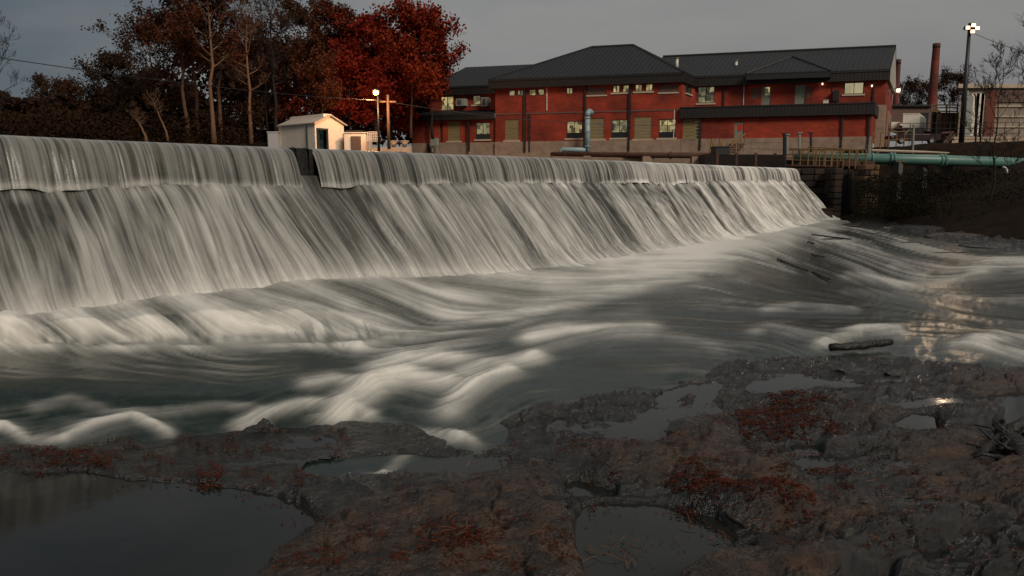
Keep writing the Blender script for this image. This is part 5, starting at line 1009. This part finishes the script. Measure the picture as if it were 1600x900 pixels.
def tree(name, label, px, ybase, Y, ytop, wpx, trunkm, leafm, seed, nleaf=2500, lsize=.16, lean=0., bare_frac=0., twig=True, group=None, tr=None, start=.28, zb=None, spread=1., gapy=.55, cat='tree', fine=1):
    r_ = random.Random(seed); rs_ = np.random.RandomState(seed)
    base = Vector(PT(px, ybase, Y)); top = Vector(PT(px + lean, ytop, Y)); Ht = top.z - base.z; Wd = wpx / 2 / F * Y
    t = thing(name, label, cat, tuple(base), group); R0 = tr or Ht * .014
    tk = MB(); tw = MB(); tips = []
    n0 = 9; P = [base + Vector((0, 0, -.5))]; 
    for i in range(1, n0 + 1):
        k = i / n0; P.append(base + Vector((lean / F * Y * k + r_.uniform(-.012, .012) * Ht, r_.uniform(-.012, .012) * Ht, Ht * k * .93)))
    tk.tube(P, [R0 * (1.35 if i == 0 else 1) * (1 - .86 * i / n0) for i in range(n0 + 1)], 7)
    def at(k): f_ = k * n0; i = min(int(f_), n0 - 1); return P[i].lerp(P[i + 1], f_ - i)
    def limb(p, d, L, r0, lev):
        n_ = 4 if lev < 2 else 3; pts = [p]; q = p.copy(); dd = d.copy()
        for i in range(n_):
            dd = (dd + Vector((r_.uniform(-1, 1), r_.uniform(-1, 1), r_.uniform(-.6, 1))) * .20 + Vector((0, 0, .07))).normalized(); q = q + dd * (L / n_); pts.append(q)
        (tk if lev == 0 else tw).tube(pts, [r0 * (1 - .75 * i / n_) for i in range(n_ + 1)], 5 if lev == 0 else 3, cap=False)
        if lev >= 2 + (fine > 1): tips.extend([pts[-1], pts[-2]]); return
        if lev >= 1: tips.append(pts[-1])
        nb = (5, 5, 4, 3)[lev]
        for j in range(nb):
            k = r_.uniform(.25, 1); i = min(int(k * n_), n_ - 1); pp = pts[i].lerp(pts[i + 1], k * n_ - i)
            ax = (pts[i + 1] - pts[i]).normalized(); o_ = Vector((r_.uniform(-1, 1), r_.uniform(-1, 1), r_.uniform(-.5, 1))).normalized(); nd = (ax * .75 + o_ * .8).normalized()
            limb(pp, nd, L * r_.uniform(.42, .62), max(r0 * .42, .012), lev + 1)
    nl = 15
    for j in range(nl):
        k = start + (1 - start) * (j + r_.uniform(0, 1)) / nl; p = at(min(k, .99)); kk = (k - start) / (1 - start)
        prof_ = math.sin(math.pi * min(.12 + .80 * kk, 1)) ** .7; an = j * 2.4 + r_.uniform(-.4, .4); el = .25 + .75 * kk
        d = Vector((math.cos(an) * math.cos(el), math.sin(an) * math.cos(el), math.sin(el))); limb(p, d, Wd * prof_ * r_.uniform(.85, 1.15) * spread, R0 * .40 * (1 - .6 * kk), 0)
    tk.build('trunk', trunkm, t, True)
    if twig: tw.build('branches', trunkm if trunkm is not M_birch else M_bark, t)['kind'] = 'stuff'
    if nleaf:
        mp_ = leafm in (M_red, M_org); nleaf = int(nleaf * (2.6 if mp_ else 5.0)); gapy -= .08 if mp_ else .02; lsize *= 1. if mp_ else .78
        T = np.array([tuple(v) for v in tips]); pick = T[rs_.randint(0, len(T), size=nleaf)]; keepm = fbm(pick[:, 0] * .9 + seed, pick[:, 2] * .9, seed, 2) + rs_.uniform(-.12, .12, nleaf) > gapy - .12
        C = pick[keepm] + rs_.normal(size=(keepm.sum(), 3)) * (lsize * 1.9); V, Fc = quads(C, lsize, rs_); obj('crown', V, Fc, leafm, t)
    return t
TR = [ # name,label,px,ybase,Y,ytop,w,trunk,leaf,seed,kw
 ('bare_tree', 'bare grey tree cut by the left edge of the picture', 2, 205, 72, 32, 80, M_barkd, None, 1, dict(nleaf=0, fine=2, start=.2)),
 ('bare_tree', 'small bare tree in the low gap right of the left-edge tree', 70, 200, 90, 128, 44, M_barkd, M_brownl, 2, dict(nleaf=400, fine=2)),
 ('scrub_tree', 'low brownish scrub tree at the left end of the dense wood', 108, 205, 84, 138, 60, M_barkd, M_brownl, 3, dict(nleaf=1200, start=.1)),
 ('scrub_tree', 'rounded olive brown tree on the left flank of the wood', 182, 208, 78, 108, 84, M_barkd, M_greenl, 4, dict(nleaf=2600, start=.12)),
 ('oak_tree', 'spreading tree with thin rusty leaves and feathery left side', 256, 214, 74, 52, 112, M_bark, M_brownl, 5, dict(nleaf=1800, fine=2, start=.3, lean=-15)),
 ('oak_tree', 'tall rust-leaved tree with twin orange-lit trunks, leftmost of the tall ones', 292, 217, 68, -40, 128, M_bark, M_rust_l, 6, dict(nleaf=2600, start=.38, fine=2)),
 ('oak_tree', 'tall straight trunk second in the row, thin crown', 311, 216, 72, -40, 130, M_bark, M_brownl, 7, dict(nleaf=1700, start=.4)),
 ('oak_tree', 'brightest brown-barked tall trunk in front of the dark wood', 334, 215, 66, -60, 150, M_birch, M_rust_l, 8, dict(nleaf=2200, start=.42, lean=5)),
 ('oak_tree', 'slender side trunk leaning right beside the brightest trunk', 345, 212, 69, -30, 110, M_bark, M_brownl, 9, dict(nleaf=1300, start=.45, lean=9)),
 ('birch_tree', 'thin pale birch rising bare above the wood, left of the maples', 392, 216, 68, -30, 90, M_birch, None, 10, dict(nleaf=0, start=.3, fine=2, tr=.17)),
 ('bare_tree', 'bare slim tree with fine twigs high above the cream shed', 432, 214, 74, -20, 95, M_barkd, M_brownl, 11, dict(nleaf=500, fine=2, start=.35)),
 ('oak_tree', 'dark brown leafed tree behind the left end of the shed', 418, 215, 80, 60, 110, M_barkd, M_rust_l, 12, dict(nleaf=2600, start=.15)),
 ('oak_tree', 'dense dull brown tree behind the ridge of the shed', 480, 214, 82, 28, 120, M_barkd, M_brownl, 13, dict(nleaf=3600, start=.15)),
 ('maple_tree', 'dark rust maple between the brown trees and the red maple', 522, 214, 78, 24, 110, M_barkd, M_rust_l, 14, dict(nleaf=3800, start=.12)),
 ('maple_tree', 'deep red maple, the tallest red crown, behind the orange lamp', 586, 214, 76, 46, 108, M_barkd, M_red, 15, dict(nleaf=6000, start=.14, lsize=.18)),
 ('maple_tree', 'orange-red maple with forked lit trunk, nearest the brick building', 642, 208, 76, 48, 112, M_bark, M_org, 16, dict(nleaf=5600, start=.32, lsize=.18, lean=8)),
 ('maple_tree', 'small orange-red maple crown overhanging the left end of the brick roof', 676, 210, 80, 72, 84, M_barkd, M_org, 31, dict(nleaf=3000, start=.35, lsize=.17)),
 ('maple_tree', 'low dark red maple filling the gap behind the utility pole', 612, 214, 80, 90, 100, M_barkd, M_red, 17, dict(nleaf=3600, start=.1)),
 ('maple_tree', 'low crimson maple just left of the orange lamp', 548, 215, 74, 95, 90, M_barkd, M_red, 18, dict(nleaf=3200, start=.1)),
 ('bare_tree', 'leaning bare trunk tilted left at the front edge of the wood', 262, 212, 66, 148, 30, M_birch, None, 19, dict(nleaf=0, lean=-20, start=.6, tr=.10)),
 ('bare_tree', 'short broken leaning trunk left of the other leaning trunk', 229, 217, 64, 178, 26, M_birch, None, 20, dict(nleaf=0, lean=-14, start=.6, tr=.12)),
 ('oak_tree', 'thin dull tree behind the shed door', 505, 214, 70, 90, 60, M_barkd, M_rust_l, 21, dict(nleaf=1500, start=.3)),
 ('distant_tree', 'distant bushy tree right of the brick chimney', 1483, 175, 120, 126, 52, M_barkd, M_brownl, 22, dict(nleaf=1200, start=.15, fine=2)),
 ('distant_tree', 'distant low tree between the two chimneys, nearer the building', 1420, 178, 125, 137, 40, M_barkd, M_brownl, 23, dict(nleaf=900, start=.1)),
 ('distant_tree', 'distant low tree between the two chimneys, nearer the tall one', 1446, 178, 128, 140, 44, M_barkd, M_brownl, 24, dict(nleaf=500, start=.1, fine=2)),
 ('bare_sapling', 'slender bare sapling on the right bank in front of the teal pipe', 1546, 340, 42, 82, 110, M_barkd, None, 25, dict(nleaf=0, start=.25, fine=2, tr=.075)),
 ('bare_tree', 'bare tree leaning in with long twigs from the right edge', 1660, 300, 36, 20, 190, M_barkd, None, 26, dict(nleaf=0, start=.3, fine=2, tr=.10, lean=-20)),
]
for nm, lb, px, yb, Y, yt, w_, tm, lm, sd_, kw in TR: tree(nm, lb, px, yb, Y, yt, w_, tm, lm, sd_, **kw)
# dark wood behind and brush at the water's edge: masses nobody could count
rs_ = np.random.RandomState(7)
def mass(name, n, x0, x1, topf, botf, Y0, Y1, size, m, thr=.42, sc=.25, zpow=1.):
    px = rs_.uniform(x0, x1, n); Y = rs_.uniform(Y0, Y1, n); k = rs_.uniform(0, 1, n) ** zpow
    py = botf(px) + (topf(px) + 14 * (fbm(px / 22, Y * .2, 33, 3) - .5) * 2 - botf(px)) * k
    u = (px - 800) / F; v = (450 - py) / F; d = CP + v * SP; C = np.stack([u / d * Y, Y, (-SP + v * CP) / d * Y], 1)
    kp = fbm(C[:, 0] * sc + 9, C[:, 2] * sc * 1.6 + Y * .1, 35, 3) > thr; V, Fc = quads(C[kp], size, rs_); return tag(obj(name, V, Fc, m), kind='stuff')
ip = lambda xs, ys: (lambda p: np.interp(p, xs, ys))
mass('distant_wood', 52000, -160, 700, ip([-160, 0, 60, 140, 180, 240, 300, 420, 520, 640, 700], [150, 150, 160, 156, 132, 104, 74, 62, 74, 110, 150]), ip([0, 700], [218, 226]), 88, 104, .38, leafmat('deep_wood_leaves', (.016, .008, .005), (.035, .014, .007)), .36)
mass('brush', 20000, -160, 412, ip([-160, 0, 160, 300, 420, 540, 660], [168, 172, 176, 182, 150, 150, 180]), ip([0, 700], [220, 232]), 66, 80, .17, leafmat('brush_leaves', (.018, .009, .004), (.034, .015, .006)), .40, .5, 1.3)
mass('red_understory', 9000, 430, 640, ip([430, 500, 600, 660], [130, 105, 120, 165]), ip([0, 700], [222, 226]), 77, 86, .17, M_red, .46, .6)
mass('bank_brush', 52000, 1330, 1760, ip([1330, 1400, 1500, 1760], [285, 272, 268, 270]), ip([1330, 1400, 1500, 1600, 1760], [345, 335, 350, 380, 440]), 38, 49, .05, leafmat('bank_leaves', (.006, .0055, .003), (.012, .009, .004)), .40, .5)
# moss-green shrub below the piers
def shrub(name, label, cx, cy, w_, h, Y, n, m, size, seed):
    r2 = np.random.RandomState(seed); c = Vector(PT(cx, cy, Y)); t = thing(name, label, 'bush', tuple(c)); W2 = w_ / 2 / F * Y; H2 = h / F * Y
    d = r2.normal(size=(n, 3)); d /= np.linalg.norm(d, axis=1)[:, None]; d *= r2.uniform(.55, 1.05, (n, 1)) * (.75 + .5 * fbm(d[:, 0] * 2 + 5, d[:, 2] * 2 + d[:, 1], seed, 3))[:, None]; d[:, 2] = np.abs(d[:, 2])
    C = d * np.array((W2, W2 * .6, H2)) + np.array(c); V, Fc = quads(C, size, r2); obj('foliage', V, Fc, m, t); mm = MB()
    for k in range(9): e_ = C[r2.randint(n)]; mm.tube([c, Vector(e_) * .5 + c * .5 + Vector((0, 0, .1)), e_], [.03, .02, .008], 4)
    mm.build('stem', M_barkd, t)
shrub('green_shrub', 'dark mossy green shrub mound at the foot of the pale piers', 1418, 338, 110, 24, 44, 5000, leafmat('mossy_green_leaves', (.022, .028, .005), (.04, .042, .009), 1.5), .055, 3)
shrub('green_shrub', 'smaller brown green shrub right of the mossy mound', 1492, 345, 60, 18, 42, 2200, leafmat('brown_green_leaves', (.014, .012, .004), (.02, .016, .005), 1.5), .05, 4)
# ============================================================ LOOSE THINGS ON THE ROCK
M_drift = mat('black_wet_driftwood', (.005, .0045, .004), .5, (.014, .011, .009), 6, .7, 20, stretch=(1, 1, 1))
def tb(name, label, cat, pts, rad, m, group=None, n=9, knots=0):
    t = thing(name, label, cat, tuple(pts[0]), group); P = [Vector(p) for p in pts]; full = []; R_ = []; rr = random.Random(len(label))
    for i in range(len(P) - 1):
        for k in range(6): full.append(P[i].lerp(P[i + 1], k / 6) + Vector([rr.uniform(-1, 1) * rad[i] * .12 for _ in range(3)])); R_.append((rad[i] + (rad[i + 1] - rad[i]) * k / 6) * rr.uniform(.88, 1.1))
    full.append(P[-1]); R_.append(rad[-1] * .9); MB().tube(full, R_, n).build('trunk', m, t, True)
    for k in range(knots): q = full[rr.randrange(2, len(full) - 2)]; MB().tube([q, q + Vector((rr.uniform(-.1, .1), rr.uniform(-.05, .05), rr.uniform(.03, .10)))], [rad[0] * .35, rad[0] * .12], 5).build('branch_stub', m, t)
    return t
def L3_(px, py, dz): a, b, z = GP(px, py, -2.6); return (a, b, -2.6 + dz)
tb('driftwood_log', 'straight black driftwood log lying at the edge of the rapids', 'log', [L3_(1297, 553, .10), L3_(1345, 551, .11), L3_(1391, 546, .12)], [.055, .060, .058], M_drift, knots=2)
tb('driftwood_stick', 'thin pale stick in the water left of the brown mound', 'stick', [L3_(722, 748, .03), L3_(735, 728, .06)], [.008, .006], M_birch)
tb('driftwood_branch', 'dark branch lying across the large leaf heap', 'branch', [L3_(1085, 802, .05), L3_(1078, 775, .10), L3_(1064, 744, .12)], [.014, .012, .007], M_barkd, knots=1)
tb('driftwood_branch', 'curved dark branch at the right rim of the near pool', 'branch', [L3_(1165, 835, .06), L3_(1140, 822, .07), L3_(1120, 800, .09), L3_(1112, 785, .10)], [.016, .014, .010, .006], M_barkd)
st_ = tb('root_stump', 'black gnarled root stump standing at the right edge', 'stump', [L3_(1612, 742, .0), L3_(1588, 715, .10), L3_(1566, 700, .13), L3_(1556, 690, .20), L3_(1562, 676, .27)], [.13, .11, .075, .05, .02], M_drift, knots=5)
for a in ([L3_(1570, 700, .15), L3_(1600, 690, .22), L3_(1660, 680, .20)], [L3_(1570, 700, .12), L3_(1540, 715, .08), L3_(1520, 728, .02)], [L3_(1600, 735, .08), L3_(1640, 720, .16), L3_(1700, 760, .05)]): MB().tube(a, [.07, .045, .015], 8).build('root', M_drift, st_, True)
rr = random.Random(12)
for k in range(12):
    p0 = Vector(L3_(rr.uniform(1558, 1610), rr.uniform(690, 735), rr.uniform(.04, .12))); p1 = p0 + Vector((rr.uniform(-.22, .12), rr.uniform(-.15, .15), rr.uniform(.02, .2))); p2 = p1 + Vector((rr.uniform(-.15, .1), rr.uniform(-.1, .1), rr.uniform(-.08, .12))); MB().tube([p0, p1, p2], [.028, .016, .006], 6).build('root', M_drift, st_, True)
for lb, pts in (('thin black ledge splinter in the shallow rapids, longest of the row', [(1215, 408), (1262, 428)]), ('short dark timber right of the longest splinter', [(1270, 428), (1296, 442)]), ('dark timber scrap above the longest splinter', [(1268, 400), (1288, 406)]), ('small dark scrap in the white water close to the dam foot', [(1262, 380), (1272, 384)]), ('long dark plank sliver below the abutment', [(1268, 369), (1330, 377)])):
    a, b = L3_(*pts[0], .07), L3_(*pts[1], .09); tb('driftwood_plank', lb, 'driftwood', [a, b], [.035, .028], M_drift)
# twiggy dead shrub by the small pool
t = thing('twig_shrub', 'small leafless shrub beside the triangular puddle at right', 'shrub', L3_(1467, 680, .02)); m = MB(); rr = random.Random(3); b0 = Vector(L3_(1467, 682, .03))
for k in range(26):
    d = Vector((rr.uniform(-.5, .5), rr.uniform(-.3, .3), 1)).normalized(); L = rr.uniform(.14, .34); p1 = b0 + d * L * .5; p2 = p1 + (d + Vector((rr.uniform(-.5, .5), rr.uniform(-.4, .4), .1))).normalized() * L * .5; m.tube([b0, p1, p2], [.006, .0035, .0015], 4)
    for j in range(2): m.tube([p1.lerp(p2, .4 * j), p1.lerp(p2, .4 * j) + Vector((rr.uniform(-.06, .06), rr.uniform(-.04, .04), .05))], [.002, .001], 3)
m.build('twigs', M_drift, t)
# loose stones and slabs
import bmesh
def rock(label, px, py, w_, h_, dep, seed, m, group=None, up=.5, name='boulder', rot=0.):
    c = Vector(G(px, py)); D_ = c.length; s = w_ / F * D_; sh_ = h_ / F * D_; bm = bmesh.new(); bmesh.ops.create_icosphere(bm, subdivisions=3, radius=1); rs2 = np.random.RandomState(seed)
    pl = rs2.normal(size=(11, 3)); pl /= np.linalg.norm(pl, axis=1)[:, None]; of = rs2.uniform(.62, .92, 11)
    for v in bm.verts:
        for p_, o_ in zip(pl, of):
            k = v.co.dot(Vector(p_)); 
            if k > o_: v.co -= Vector(p_) * (k - o_)
        v.co *= 1 + .10 * (float(fbm(v.co.x * 2.5 + 7, v.co.y * 2.5 + v.co.z * 2, seed, 3)) - .5)
    for v in bm.verts: x, y = v.co.x * s / 2, v.co.y * s / 2 * dep; v.co = Vector((x * math.cos(rot) - y * math.sin(rot), x * math.sin(rot) + y * math.cos(rot), v.co.z * sh_ * .5))
    me = bpy.data.meshes.new(name); bm.to_mesh(me); bm.free(); me.materials.append(m); at = me.attributes.new('moss', 'FLOAT', 'POINT'); at.data.foreach_set('value', np.full(len(me.vertices), .1 if seed % 3 else .6, np.float32))
    o_ = bpy.data.objects.new(name, me); COL.objects.link(o_); o_.location = c + Vector((0, 0, sh_ * .5 * up - sh_ * .38)); return tag(o_, label, 'rock', group)
for i, (px, py, w_, h_, lb) in enumerate([
    (865, 800, 60, 16, 'small dark ledge stone left of the near round pool'), (1080, 688, 80, 22, 'rounded brown hump right of the small mirror puddle'), (1220, 868, 90, 26, 'mossy dark lump at the right rim of the near pool'), (1305, 585, 44, 12, 'small brown stone behind the long grey puddle'), (1390, 590, 30, 10, 'small rusty stone among the sparkling shallows'),
    (85, 655, 120, 16, 'black rock breaking the water at the far left'), (1300, 376, 50, 9, 'black rock in the rapids under the abutment')]):
    rock(lb, px, py, w_, h_, .8, 40 + i, M_rock, rot=i * .6)
for i in range(12):
    rr = random.Random(900 + i)
    if i < 7: px, py = rr.uniform(820, 1560), rr.uniform(585, 720)
    elif i < 9: px, py = rr.uniform(60, 600), rr.uniform(690, 745)
    else: px, py = rr.uniform(1280, 1590), rr.uniform(760, 890)
    rock('small wet dark stone lying loose on the rock shelf', px, py, rr.uniform(9, 22), rr.uniform(3, 7), .8, 200 + i, M_rock, 'loose stones scattered on the rock shelf', name='stone', rot=rr.uniform(0, 3))
for i, (px, py, w_, h_) in enumerate([(1335, 352, 60, 10), (1385, 350, 90, 14), (1440, 362, 70, 9), (1490, 372, 80, 10), (1550, 386, 90, 10), (1360, 366, 60, 6), (1420, 380, 90, 6), (1480, 396, 90, 6)]):
    rock(['flat brown ledge rock at the foot of the sluice gate', 'largest brown ledge rock below the green shrub', 'flat ledge rock on the far shore right of the largest one', 'flat ledge rock on the far shore with lit top', 'dark ledge rock on the far shore by the right edge', 'thin wet ledge in the shallows before the sluice gate', 'long thin ledge in the glinting shallows', 'long thin ledge nearest the right edge of the shallows'][i], px, py, w_, h_, .7, 300 + i, M_rock, rot=.2)
# fallen leaves: heaps and litter
M_leaf = [leafmat('fallen_red_leaf', (.085, .018, .008), (.05, .011, .006), 14), leafmat('fallen_brown_leaf', (.065, .024, .011), (.035, .014, .007), 14)]
def litter(name, n, pick, size, m, lift, seed, label=None, cat=None):
    r2 = np.random.RandomState(seed); px, py = pick(r2, n); ok = np.ones(len(px), bool)
    j = np.clip(np.searchsorted(gx, px), 0, NC - 1); i = np.clip(np.searchsorted(gy, py), 0, NR - 1)
    u = (px - 800) / F; v = (450 - py) / F; k = -2.6 / (-SP + v * CP); C = np.stack([u * k, (CP + v * SP) * k, np.maximum(ROCK[i, j], -2.602) + .008 + r2.uniform(0, 1, len(px)) * lift], 1)
    V, Fc = quads(C, size, r2, .38); return C, tag(obj(name, V, Fc, m), label, cat, None, 'stuff')
def in_poly_pick(poly, edge=.9):
    xs = [p[0] for p in poly]; ys = [p[1] for p in poly]; cx, cy = sum(xs) / len(xs), sum(ys) / len(ys); rx, ry = (max(xs) - min(xs)) / 2, (max(ys) - min(ys)) / 2
    def f(r2, n):
        px = r2.uniform(min(xs) - 12, max(xs) + 12, n * 3); py = r2.uniform(min(ys) - 5, max(ys) + 5, n * 3); c = np.zeros(len(px), bool); jx = px + (fbm(px / 16, py / 7, 1, 3) - .5) * 90; jy = py + (fbm(px / 16, py / 7, 2, 3) - .5) * 44; j = len(poly) - 1
        for i in range(len(poly)): (xi, yi), (xj, yj) = poly[i], poly[j]; c ^= ((yi > jy) != (yj > jy)) & (jx < (xj - xi) * (jy - yi) / (yj - yi + 1e-9) + xi); j = i
        return px[c][:n], py[c][:n]
    return f
for k, n_, lf in (('A', 2300, .035), ('B', 900, .03), ('C', 2000, .035), ('D', 450, .02), ('E', 380, .02), ('G', 260, .03), ('H', 130, .02)):
    litter('leaf_heap', int(n_ * .5), in_poly_pick(leafp[k]), .019, M_leaf[0], lf, ord(k)); litter('leaf_heap', int(n_ * .5), in_poly_pick(leafp[k]), .018, M_leaf[1], lf * .6, ord(k) + 7)
def scat(x0, x1, y0, y1, thr, sc=26):
    def f(r2, n):
        px = r2.uniform(x0, x1, n * 6); py = r2.uniform(y0, y1, n * 6); i = np.clip(np.searchsorted(gy, py), 0, NR - 1); j = np.clip(np.searchsorted(gx, px), 0, NC - 1)
        c = (fbm(px / sc, py / sc * 2, 77, 3) > thr) & (R[i, j] < .35) & (PP[i, j] < .4); return px[c][:n], py[c][:n]
    return f
for i, (a, n_) in enumerate((((0, 560, 672, 765, .56), 1500), ((860, 1330, 575, 760, .57), 1700), ((1200, 1600, 560, 780, .58), 1500), ((420, 960, 830, 905, .52), 900), ((1080, 1600, 740, 905, .56), 1200), ((540, 900, 690, 800, .60), 260))):
    litter('leaf_litter', n_, scat(*a), .014, M_leaf[1], .01, 500 + i); litter('leaf_litter', n_ // 2, scat(*a), .015, M_leaf[0], .012, 600 + i)
def floatpick(pts, sx, sy):
    def f(r2, n):
        k = r2.randint(0, len(pts), n); return np.array([pts[i][0] for i in k]) + r2.normal(size=n) * sx, np.array([pts[i][1] for i in k]) + r2.normal(size=n) * sy
    return f
litter('floating_leaves', 150, floatpick([(1060, 805), (1100, 815), (1130, 840), (930, 795), (1085, 800)], 16, 6), .016, M_leaf[1], .002, 701)
litter('floating_leaves', 90, floatpick([(440, 790), (480, 815), (380, 772), (300, 765), (200, 760)], 22, 5), .015, M_leaf[0], .002, 702)
litter('floating_leaves', 46, floatpick([(1000, 860), (960, 830), (1050, 850)], 40, 14), .013, M_leaf[1], .002, 703)
def twigs(n):
    r2 = random.Random(8); m = MB()
    for k in range(n):
        px, py = (r2.uniform(620, 1000), r2.uniform(838, 890)) if k % 2 else (r2.uniform(1030, 1500), r2.uniform(740, 880))
        c = Vector(G(px, py, .02)); a = r2.uniform(0, 3.14); L = r2.uniform(.03, .09); d = Vector((math.cos(a) * L, math.sin(a) * L, r2.uniform(-.1, .2) * L)); m.tube([c - d, c + Vector((0, 0, .01)), c + d], [.002, .0025, .0015], 4)
    return m
tag(twigs(120).build('twig_litter', mat('orange_needles', (.15, .06, .025), .8)), kind='stuff')
